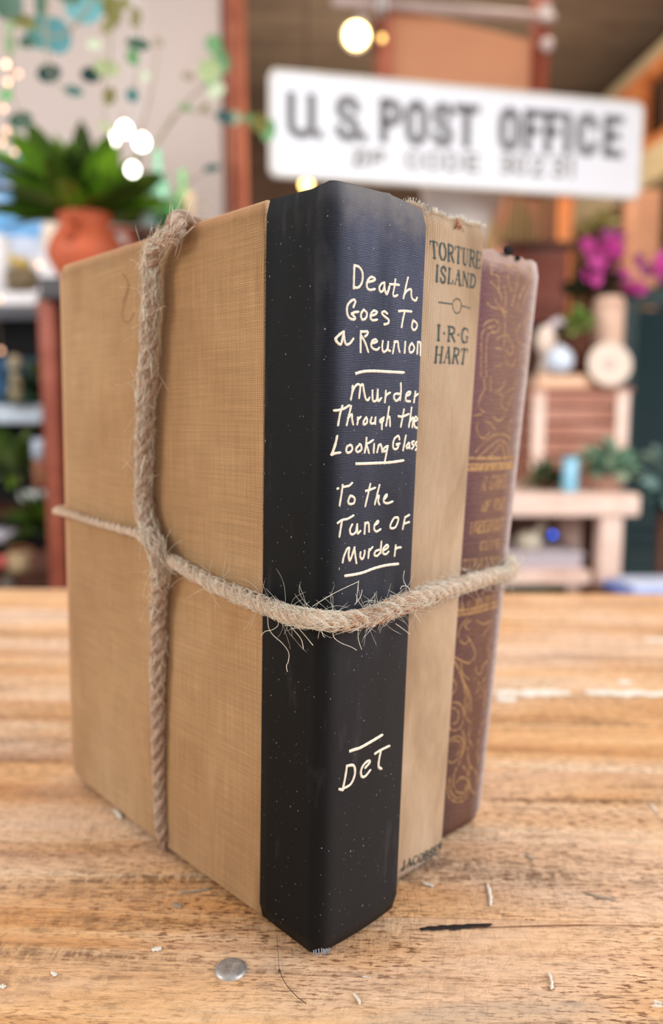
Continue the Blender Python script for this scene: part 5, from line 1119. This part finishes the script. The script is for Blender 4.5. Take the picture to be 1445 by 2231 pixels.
# ------------------------------------------------------------------ bulbs and bottles behind the plant
sl2 = thing('string_lights', 'string of small warm bulbs down the left edge', 'lights', (0, 0, 0))
pts = [(14, 140), (40, 161), (17, 178), (8, 237), (14, 285), (40, 308), (5, 312), (32, 331), (12, 354), (85, 577), (0, 652), (1, 764)]
BLB = [glow('warm_fairy_bulb', (255, 196, 160), s) for s in (5.5, 2.3)]
Ys = [1.6 + .05 * ((i * 7) % 3) for i in range(12)]
m = MB(); m.lathe([(.0001, -.0052), (.0036, -.0036), (.0052, 0), (.0036, .0036), (.0001, .0052)], n=10); bsrc = [m.build('bulb', b_) for b_ in BLB]
for b_ in bsrc: COL.objects.unlink(b_)
for i, ((x, y), Y) in enumerate(zip(pts, Ys)): part_copy(bsrc[0 if i in (0, 2) else 1], sl2, Matrix.Translation(P(x, y, Y)))
m = MB(); m.tube(smooth_path([P(10, -40, 1.6)] + [P(x, y, Y) + Vector((0, 0, .007)) for (x, y), Y in zip(pts, Ys)], 4), .0009, 4); m.build('wire', plain('thin_wire', (150, 130, 110), .5), sl2)
for i, (px, py, r_, Y, s_) in enumerate(((245, 304, 17, 1.75, 8), (272, 282, 20, 1.78, 8), (309, 310, 22, 1.8, 8), (289, 370, 19, 1.72, 8))):
    labs = ['leftmost of the glaring white bulbs behind the plant', 'topmost of the glaring white bulbs behind the plant', 'rightmost of the glaring white bulbs behind the plant', 'lowest of the glaring white bulbs, in front of the leaves']
    Y = Y if i < 3 else 1.38
    o = thing('white_bulb', labs[i], 'bulb', P(px, py, Y), 0, 'white bulbs behind the plant'); r = M(r_ * .66, Y); m = MB()
    m.lathe([(.0001, -r)] + [(r * math.sin(R(a)), -r * math.cos(R(a))) for a in range(25, 156, 26)] + [(r * .3, r * 1.1)], n=14); m.build('globe', glow('glaring_bulb', (255, 250, 236), s_), o)
    m = MB(); m.lathe([(r * .35, r), (r * .35, r * 1.7), (.0001, r * 1.75)], n=10); m.build('socket', plain('brass_socket', (190, 170, 130), .4), o)
    m = MB(); m.tube([(0, 0, r * 1.7), (0, .05, r * 1.7 + .2), (0, .05, 1.69 - P(px, py, Y).z)], .0012, 4); m.build('cord', WHITE, o)
bt = thing('bottle_shelf', 'narrow dark shelf carrying the green bottles right of the jar', 'shelf', (0, 0, 0)); Yb = 1.62
zs_ = P(350, 512, Yb).z; box_obj('board', (P(368, 500, Yb).x, Yb, zs_ - .01), (M(140, Yb), .14, .02), DKBR, bt)
for dx in (-60, 60): box_obj('bracket', (P(368, 500, Yb).x + M(dx, Yb), Yb + .02, (zs_ - .92) / 2), (.02, .05, zs_ + .88), DKBR, bt)
def bottle(px, top, rpx, rgb, lab, Y, em=0):
    k = M(1, Y); h_ = (P(px, top, Y).z - zs_) / k; o = thing('glass_bottle', lab, 'bottle', (P(px, 400, Y).x, Y, zs_ + .0005), 0, 'coloured bottles right of the jar')
    t = NT('coloured_glass', .12, .6); t.color(lin(rgb)); t.b.inputs['Transmission Weight'].default_value = .25
    m = MB(); m.lathe([(.0001, 0), (rpx * k, 0), (rpx * k, h_ * .55 * k), (rpx * .85 * k, h_ * .66 * k), (rpx * .36 * k, h_ * .78 * k), (rpx * .33 * k, h_ * .94 * k), (.0001, h_ * .95 * k)], n=18); m.build('body', t.m, o)
    m = MB(); m.lathe([(rpx * .40 * k, h_ * .90 * k), (rpx * .42 * k, h_ * .95 * k), (rpx * .40 * k, h_ * k), (.0001, h_ * k)], n=14); m.build('lip', t.m, o)
bottle(345, 330, 24, (176, 240, 200), 'pale green glass bottle, tallest beside the plant', 1.60)
bottle(398, 372, 17, (140, 236, 140), 'bright green glass bottle nearest the terracotta post', 1.62)
bottle(318, 445, 17, (190, 222, 220), 'short clear bluish bottle next to the terracotta jar', 1.56)
bottle(370, 430, 12, (70, 170, 70), 'small deep green bottle between the two tall ones', 1.57)
for px, py, r_, Y in ((345, 355, 6, 1.57), (400, 385, 9, 1.59), (352, 455, 6, 1.57)):
    pass
o = lathe_thing('cream_candle', 'stubby cream candle just above the tan cover', 'candle', 412, 512, 1.58, [(0, 0), (13, 0), (13, 72), (9, 76), (0, 73)], plain('cream_wax', (226, 200, 160), .5), zbase=zs_ + .0005)
k = M(1, 1.58); m = MB(); m.tube([(0, 0, 72 * k), (0, 0, 82 * k)], .001, 5); m.build('wick', BLACKM, o)

# ------------------------------------------------------------------ right side: bench, crate, ornaments, flowers
PINKW = mat_wood('pinkish_limed_wood', (218, 182, 164), (240, 206, 190), (248, 222, 208), (190, 148, 126), .5, 0, .5)
Yb = 1.7; kb = M(1, Yb)
bn = thing('limed_bench', 'pinkish limed wood bench with a lower shelf to the right behind the books', 'bench', (0, 0, 0))
x0, x1 = P(1020, 1100, Yb).x, P(1392, 1100, Yb).x; zb1, zb0 = P(1200, 1076, Yb).z, P(1200, 1124, Yb).z
box_obj('top', ((x0 + x1) / 2, Yb + .16, (zb0 + zb1) / 2), (x1 - x0, .34, zb1 - zb0), PINKW, bn, bevel=.004)
for lx in (1341, 1048):
    for dy in (.02, .30): 
        xx = P(lx, 1200, Yb).x; box_obj('leg', (xx - (.01 if lx > 1200 else 0), Yb + dy, (zb0 - .9) / 2), (M(48, Yb), .045, zb0 + .9), PINKW, bn, bevel=.003)
zs1, zs0 = P(1200, 1247, Yb).z, P(1200, 1278, Yb).z; xs1 = P(1292, 1260, Yb).x
box_obj('lower_shelf', ((x0 + xs1) / 2, Yb + .15, (zs0 + zs1) / 2), (xs1 - x0, .28, zs1 - zs0), PINKW, bn, bevel=.004)
bx = thing('grey_storage_box', 'pale grey lidded box on the lower shelf of the bench', 'box', (0, 0, 0)); xa, xb = P(1040, 1200, Yb).x, P(1284, 1200, Yb).x; zz1 = P(1200, 1212, Yb).z
box_obj('body', ((xa + xb) / 2, Yb + .14, (zs1 + zz1) / 2 - .004), (xb - xa, .2, zz1 - zs1 - .009), plain('pale_grey_linen', (186, 176, 184), .8, .06, 90), bx, bevel=.004)
box_obj('lid', ((xa + xb) / 2, Yb + .14, zz1 - .003), (xb - xa + .006, .206, .010), plain('pale_grey_lid', (196, 186, 192), .8), bx, bevel=.002)
o = lathe_thing('duck_ornament', 'small cream duck ornament on the grey box', 'figurine', 1150, 1211, 1.78, [(0, 0), (20, 0), (30, 12), (30, 24), (20, 36), (0, 42)], plain('cream_paint', (206, 196, 176), .5), zbase=zz1 + .0025)
k = M(1, 1.78); m = MB(); m.tube(smooth_path([(16 * k, 0, 30 * k), (24 * k, 0, 46 * k), (30 * k, 0, 52 * k), (42 * k, 0, 50 * k)], 4), [7 * k] * 9 + [5 * k] * 3 + [2 * k], 8); m.build('neck', plain('cream_paint', (206, 196, 176), .5), o)
o = thing('blue_indicator_lamp', 'tiny round blue lamp glowing under the bench', 'lamp', P(1205, 1165, 1.9)); m = MB(); m.lathe([(.0001, -.007), (.005, -.005), (.007, 0), (.005, .005), (.0001, .007)], n=10); m.build('bulb', glow('blue_led', (70, 110, 240), 3.6), o)
zrel = (zz1 + .003) - P(1205, 1165, 1.9).z; m = MB(); m.tube([(0, 0, -.006), (0, 0, zrel)], .003, 6); m.lathe([(.0001, zrel), (.02, zrel), (.02, zrel + .004), (.0001, zrel + .005)], n=10); m.build('stem', BLACKM, o)
# crate on the bench
cr = thing('slatted_crate', 'reddish slatted wooden crate standing on the limed bench', 'crate', (0, 0, 0)); CRW = mat_wood('crate_wood', (150, 96, 78), (178, 120, 100), (198, 146, 126), (104, 62, 48), .6, 0, .6)
Yc = Yb + .2; cx0, cx1 = P(1158, 900, Yc).x, P(1368, 900, Yc).x; cz1 = P(1260, 852, Yc).z; cz0 = zb1
nsl = 6; hs = (cz1 - cz0) / nsl
for i in range(nsl):
    for dy in (0, .16): box_obj('slat', ((cx0 + cx1) / 2, Yc + dy, cz0 + hs * (i + .5)), (cx1 - cx0, .008, hs * .82), CRW, cr, bevel=.001)
    for xx in (cx0, cx1): box_obj('slat', (xx, Yc + .08, cz0 + hs * (i + .5)), (.008, .15, hs * .82), CRW, cr, bevel=.001)
for xx in (cx0 + .016, cx1 - .016):
    for dy in (-.008, .168): box_obj('corner_post', (xx, Yc + dy, (cz0 + cz1) / 2 + .001), (.03, .008, cz1 - cz0), PINKW, cr, bevel=.001)
box_obj('top_board', ((cx0 + cx1) / 2, Yc + .08, cz1 + .004), (cx1 - cx0 + .01, .19, .008), CRW, cr)
zc = cz1 + .0085
sb = thing('peach_book_stack', 'peach-coloured thick slab book lying on the crate', 'book', (0, 0, 0)); px0, px1 = P(1172, 830, Yc).x, P(1288, 830, Yc).x; zt_ = P(1200, 816, Yc).z
PE = plain('peach_cloth', (232, 190, 158), .7); zt_ = max(zt_, zc + .02)
box_obj('cover', ((px0 + px1) / 2, Yc + .05, zt_ - .002), (px1 - px0, .11, .004), PE, sb); box_obj('cover', ((px0 + px1) / 2, Yc + .05, zc + .002), (px1 - px0, .11, .004), PE, sb)
box_obj('page_block', ((px0 + px1) / 2, Yc + .053, (zc + zt_) / 2), (px1 - px0 - .006, .1, zt_ - zc - .008), plain('cream_pages', (238, 206, 178), .8), sb); box_obj('spine', ((px0 + px1) / 2, Yc - .003, (zc + zt_) / 2), (px1 - px0, .004, zt_ - zc), PE, sb, bevel=.001)
# wood slice plate
ws = thing('round_plate', 'round cream plate with greyish centre leaning on the crate top', 'plate', (0, 0, 0)); c = P(1327, 801, Yc - .02); k = M(1, Yc - .02); rt = Matrix.Rotation(R(80), 3, 'X')
CRM = plain('cream_plate', (222, 202, 186), .5, .04, 40); c.z = zc + 47.5 * k
m = MB(); m.lathe([(.0001, -2 * k), (30 * k, -2 * k), (47 * k, 3 * k), (48 * k, 5 * k), (46 * k, 7 * k), (30 * k, 3 * k), (.0001, 2.6 * k)], c, 30, rt); m.build('rim', CRM, ws)
m = MB(); m.lathe([(.0001, 3.3 * k), (12 * k, 3.2 * k), (13 * k, 2.2 * k), (.0001, 2.2 * k)], c, 20, rt); m.build('centre', plain('greyish_rosette', (196, 176, 170), .6), ws, label='greyish round centre')
o = lathe_thing('glass_globe', 'shiny bluish white globe on the peach book', 'globe', 1218, 815, Yc, [(0, 0), (16, 2), (28, 14), (31, 28), (28, 42), (18, 54), (10, 58), (0, 59)], plain('pearl_glass', (214, 226, 244), .12, .03, 10, .8), zbase=zt_ + .0005, n=24)
k = M(1, Yc); m = MB(); m.lathe([(.0001, 58 * k), (8 * k, 58 * k), (8 * k, 63 * k), (.0001, 64 * k)], n=12); m.build('stopper', CRM, o)
o = lathe_thing('white_bird_ornament', 'white bird ornament behind the shiny globe', 'figurine', 1186, 815, Yc + .06, [(0, 0), (12, 0), (14, 10), (8, 30), (10, 48), (20, 62), (22, 78), (15, 96), (8, 104), (0, 106)], plain('bisque_white', (236, 216, 200), .5), zbase=zt_ + .0005)
m = MB(); m.tube(smooth_path([(6 * k, 0, 96 * k), (16 * k, 0, 112 * k), (30 * k, 0, 118 * k), (40 * k, 0, 110 * k)], 4), [8 * k] * 9 + [6 * k] * 3 + [2 * k], 8); m.build('neck', plain('lilac_white', (214, 200, 206), .5), o)
bush('potted_topiary', 'bright green ball plant in a brown pot on the crate', 1262, 712, Yc + .05, 36, 34, [(132, 160, 80), (114, 144, 66), (150, 176, 96)], 160, .024, .016, 9, (26, 20, (P(1262, 712, Yc + .05).z - zc) / M(1, Yc + .05) - 1, plain('brown_pot', (124, 82, 66), .6)), 0.1)
o = lathe_thing('beige_vase', 'tall beige vase behind the ball plant', 'vase', 1320, 850, Yc + .11, [(0, 0), (26, 0), (30, 30), (32, 110), (32, 176), (28, 192), (22, 194), (20, 180), (0, 170)], plain('beige_clay', (222, 186, 164), .7, .05, 20), zbase=zc)
m = MB(); k = M(1, Yc + .11); m.lathe([(33 * k, 168 * k), (34.5 * k, 174 * k), (33 * k, 180 * k)], n=20); m.build('band', plain('beige_band', (206, 168, 146), .7), o)
# orchids
MAG = [plain('magenta_petal', c_, .5, .1, 40) for c_ in ((176, 38, 128), (196, 62, 148), (148, 56, 116))]
pm = []
for c_ in MAG:
    m = MB(); rows = []
    for i in range(4):
        t_ = i / 3; w_ = .011 * math.sin(math.pi * (.15 + .8 * t_)); rows.append([(-w_, t_ * .022, .003), (0, t_ * .022, 0), (w_, t_ * .022, .003)])
    m.quadgrid(rows); q = m.build('petal', c_); COL.objects.unlink(q); pm.append(q)
def flowers(lab, items, stemfrom, Y, sd):
    o = thing('orchid', lab, 'flowers', (0, 0, 0)); g = random.Random(sd)
    for x, y, s_, kk in items:
        c = P(x, y, Y + g.uniform(-.03, .03)); ny = Matrix.Rotation(R(g.uniform(-30, 30)), 4, 'Z') @ Matrix.Rotation(R(90), 4, 'X')
        for j in range(5): part_copy(pm[kk], o, Matrix.Translation(c) @ ny @ Matrix.Rotation(R(72 * j + g.uniform(-10, 10)), 4, 'Z') @ Matrix.Scale(s_, 4))
    m = MB()
    for x, y, s_, kk in items[::2]: m.tube(smooth_path([P(*stemfrom, Y), P((x + stemfrom[0]) / 2 + 6, (y + stemfrom[1]) / 2, Y + .02), P(x, y, Y + .01)], 4), .0015, 4)
    m.build('stems', plain('dark_green_stem', (40, 58, 30), .6), o); return o
flowers('magenta orchid spray above the beige vase', [(1280, 532, .9, 0), (1296, 552, 1.1, 1), (1310, 545, 1, 1), (1336, 535, 1.1, 0), (1350, 515, .9, 2), (1292, 580, 1.0, 1), (1310, 592, 1.1, 0), (1282, 598, .9, 1), (1325, 575, .9, 0), (1303, 570, 1.1, 1), (1345, 548, 1, 0), (1300, 610, .8, 1), (1324, 512, .8, 2)], (1318, 660), Yc + .12, 3)
flowers('magenta orchid blooms at the right edge above the teal shutter', [(1356, 605, 1.1, 1), (1385, 628, 1.0, 0), (1368, 622, .8, 0), (1392, 568, .9, 2), (1398, 630, .8, 0), (1436, 580, 1.1, 1), (1446, 566, 1.2, 1), (1410, 590, .9, 2), (1442, 600, .9, 2)], (1400, 680), Yc + .16, 4)
bush('leafy_orchid_foliage', 'dark foliage at the foot of the orchids', 1298, 628, Yc + .16, 56, 46, [(40, 50, 24), (30, 40, 18), (62, 66, 34)], 60, .05, .02, 12, (18, 16, (P(1298, 628, Yc + .16).z - zc) / M(1, Yc + .16) - 1, DKBR), 0.2)
bush('yellow_green_sprays', 'yellow-green blossom sprays behind the magenta orchids', 1310, 500, Yc + .3, 62, 40, [(176, 166, 96), (156, 146, 84), (190, 180, 120)], 50, .035, .016, 13, (10, 8, (P(1310, 500, Yc + .3).z + .9) / M(1, Yc + .3) - 1, DKBR), .3)
# bench top things
o = thing('cyan_glass_tube', 'cyan glass cylinder standing on the bench edge', 'glass', (P(1241, 1075, Yb + .03).x, Yb + .03, zb1 + .0005)); k = M(1, Yb + .03)
t = NT('cyan_glass', .15, .6); t.color(lin((150, 210, 236))); t.b.inputs['Transmission Weight'].default_value = .15
m = MB(); m.lathe([(.0001, 0), (16 * k, 0), (17 * k, 8 * k), (17 * k, 74 * k), (15 * k, 76 * k), (14 * k, 6 * k), (.0001, 5 * k)], n=20); m.build('body', t.m, o)
m = MB(); m.lathe([(17.5 * k, 68 * k), (18.5 * k, 72 * k), (17.5 * k, 76 * k)], n=20); m.build('rim', t.m, o)
hz = (P(1324, 1035, Yb + .06).z - zb1) / M(1, Yb + .06)
bush('potted_sage', 'grey-green leafy plant in a beige pot on the bench', 1324, 1035 , Yb + .06, 66, 62, [(140, 172, 144), (110, 146, 120), (168, 188, 158), (76, 106, 88)], 70, .045, .024, 15, (32, 26, hz - .5, plain('beige_pot', (206, 170, 152), .6)), .5)
bush('bench_fern', 'dark green plant behind the cyan glass cylinder', 1190, 1050, Yb + .1, 42, 34, [(24, 84, 46), (34, 58, 28), (120, 118, 84)], 50, .04, .016, 16, (20, 16, (P(1190, 1050, Yb + .1).z - zb1) / M(1, Yb + .1) - .5, DKBR), .3)
bgp = bush('blue_green_plant', 'dusty blue-green plant at the right edge beside the bench', 1450, 1050, 1.76, 66, 80, [(110, 136, 132), (84, 116, 116), (130, 150, 134), (52, 78, 80)], 80, .05, .026, 17, (24, 20, 60, TEAL), -.1)
m = MB(); zp_ = -.9 - P(1450, 1050, 1.76).z; m.tube([(0, 0, zp_), (0, 0, -M(60, 1.76))], .012, 10); m.lathe([(.0001, zp_), (.09, zp_), (.09, zp_ + .012), (.0001, zp_ + .014)], n=20); m.build('pedestal', DKBR, bgp)
# teal louvred shutter
sh_ = thing('teal_shutter', 'dark teal louvred shutter standing at the right side', 'shutter', (0, 0, 0)); Ys_ = 2.25; sx0, sx1 = P(1346, 900, Ys_).x, P(1560, 900, Ys_).x; sz1 = P(1400, 632, Ys_).z; sz0 = -.899
for xx in (sx0 + .02, sx1 - .02): box_obj('stile', (xx, Ys_, (sz0 + sz1) / 2), (.04, .03, sz1 - sz0), TEAL, sh_, bevel=.002)
for z_ in (sz1 - .02, sz0 + .03, (sz0 + sz1) / 2): box_obj('rail', ((sx0 + sx1) / 2, Ys_, z_), (sx1 - sx0 - .08, .028, .05), TEAL, sh_)
m = MB().box((0, 0, 0), (sx1 - sx0 - .08, .006, .040), Matrix.Rotation(R(-28), 3, 'X')); slat = m.build('slat', TEAL, sh_, ((sx0 + sx1) / 2, Ys_, sz1 - .07))
ns = int((sz1 - sz0 - .14) / .032)
for i in range(1, ns):
    z_ = sz1 - .07 - i * .032
    part_copy(slat, sh_, Matrix.Translation(((sx0 + sx1) / 2, Ys_, z_)))
# coloured blocks behind: cupboard, post, adobe panel
cb = thing('red_cupboard', 'red-brown cupboard seen behind the plum book', 'cupboard', (0, 0, 0)); Yk = 2.6; kx0, kx1 = P(1100, 600, Yk).x, P(1238, 600, Yk).x; kz = P(1200, 540, Yk).z
box_obj('body', ((kx0 + kx1) / 2, Yk + .15, (kz - .9) / 2), (kx1 - kx0, .3, kz + .9), REDBR, cb, bevel=.005); box_obj('door', ((kx0 + kx1) / 2, Yk - .006, (kz - .9) / 2), (kx1 - kx0 - .03, .012, kz + .84), REDBR, cb, bevel=.003)
box_obj('top', ((kx0 + kx1) / 2, Yk + .14, kz + .008), (kx1 - kx0 + .03, .33, .016), DKBR, cb)
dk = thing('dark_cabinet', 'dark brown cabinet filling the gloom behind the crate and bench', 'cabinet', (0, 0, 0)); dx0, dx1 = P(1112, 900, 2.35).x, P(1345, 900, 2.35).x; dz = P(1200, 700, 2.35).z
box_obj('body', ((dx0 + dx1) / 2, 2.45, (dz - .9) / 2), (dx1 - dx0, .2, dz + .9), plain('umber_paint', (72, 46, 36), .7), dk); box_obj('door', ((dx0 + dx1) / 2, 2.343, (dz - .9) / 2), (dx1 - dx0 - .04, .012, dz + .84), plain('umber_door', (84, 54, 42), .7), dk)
pn = thing('adobe_panel', 'peach-coloured upholstered panel below the right end of the sign', 'panel', (0, 0, 0)); c0, c1 = P(1362, 500, 2.9), P(1436, 500, 2.9); z0_, z1_ = -.9, P(1400, 418, 2.9).z
box_obj('pad', ((c0.x + c1.x) / 2, 2.9, (z0_ + z1_) / 2), (c1.x - c0.x, .08, z1_ - z0_), plain('peach_fabric', (222, 164, 128), .8), pn, bevel=.02)
box_obj('frame', (c1.x + .02, 2.9, (z0_ + z1_) / 2), (.03, .09, z1_ - z0_), DKBR, pn)
op = thing('orange_post', 'narrow orange-brown post below the sign, left of the orchids', 'post', (0, 0, 0)); ox = P(1232, 500, 2.95).x; oz1 = P(1232, 380, 2.95).z
box_obj('shaft', (ox, 2.95, (oz1 - .9) / 2), (.045, .045, oz1 + .9), ORANGE, op, bevel=.003); box_obj('cap', (ox, 2.95, oz1 + .008), (.06, .06, .016), ORANGE, op)
ol = thing('olive_curtain', 'dull olive and rose curtain panels below the middle of the sign', 'curtain', (0, 0, 0)); m = MB(); rows = []
for j in range(2): rows.append([(P(px, 500, 3.1).x, 3.1 + .02 * math.sin(px * .25), [-.88, P(1150, 370, 3.1).z][j]) for px in range(1060, 1222, 3)])
t = NT('olive_rose_cloth', .8); s_ = t.sep(t.co()); t.color(t.ramp(t.noise(t.mapp(t.co(), (7, 7, 2)), 1, 2), [(.35, lin((92, 72, 50))), (.5, lin((116, 96, 64))), (.62, lin((160, 104, 88)))])); m.quadgrid(rows); m.build('cloth', t.m, ol)
m = MB(); m.tube([P(1050, 368, 3.1), P(1230, 368, 3.1)], .008, 8); m.build('rod', DKBR, ol)
# white tapered bucket behind the books
o = thing('white_lampshade', 'large white tapered lampshade half hidden behind the spines', 'lampshade', P(1005, 560, 2.3)); k = M(1, 2.3); hh = (P(1005, 395, 2.3) - P(1005, 560, 2.3)).z
m = MB(); m.lathe([(38 * k, 0), (50 * k, hh * .3), (84 * k, hh * .75), (86 * k, hh), (83 * k, hh), (80 * k, hh * .75), (47 * k, hh * .3), (35 * k, 0)], n=32); m.build('shade', plain('white_shade', (244, 240, 238), .6, .03, 8), o)
m = MB(); m.tube([(0, 0, -1.2 - P(1005, 560, 2.3).z + .3), (0, 0, hh * .6)], .008, 8); m.build('pole', plain('white_pole', (210, 204, 200), .5), o)
m = MB(); m.lathe([(.0001, -.9 - P(1005, 560, 2.3).z), (.1, -.9 - P(1005, 560, 2.3).z), (.1, -.88 - P(1005, 560, 2.3).z), (.0001, -.87 - P(1005, 560, 2.3).z)], n=24); m.build('base', WHITE, o)
o = thing('blue_white_tray', 'blue and white tray low at the right edge behind the table', 'tray', (0, 0, 0)); c = P(1420, 1285, 1.5); m = MB(); m.box(c, (.15, .14, .016)); m.build('tray', plain('blue_glaze', (90, 120, 190), .3), o, bevel=.004)
m = MB(); m.box(c + Vector((0, 0, .012)), (.11, .10, .012)); m.build('contents', plain('white_folded_cloth', (196, 204, 226), .7), o, bevel=.003)
tr = thing('tray_stool', 'low dark stool under the blue and white tray', 'stool', (0, 0, 0)); box_obj('seat', (c.x, c.y, c.z - .0185), (.2, .2, .02), DKBR, tr)
for sx_ in (-1, 1):
    for sy_ in (-1, 1): box_obj('leg', (c.x + sx_ * .08, c.y + sy_ * .08, (c.z - .0285 - .9) / 2), (.025, .025, c.z - .0285 + .9), DKBR, tr)
gb = thing('green_storage_tub', 'dark green tub beneath the lower bench shelf', 'tub', (P(1150, 1300, Yb + .1).x, Yb + .1, zs0 - .12)); m = MB(); m.lathe([(.0001, 0), (.07, 0), (.085, .09), (.09, .095), (.09, .105), (.0001, .1)], n=20); m.build('body', plain('bottle_green', (10, 70, 48), .4), gb)
m = MB(); m.lathe([(.0001, .106), (.06, .107), (.05, .112), (.0001, .113)], n=20); m.build('lid', plain('bottle_green_lid', (8, 60, 42), .4), gb)
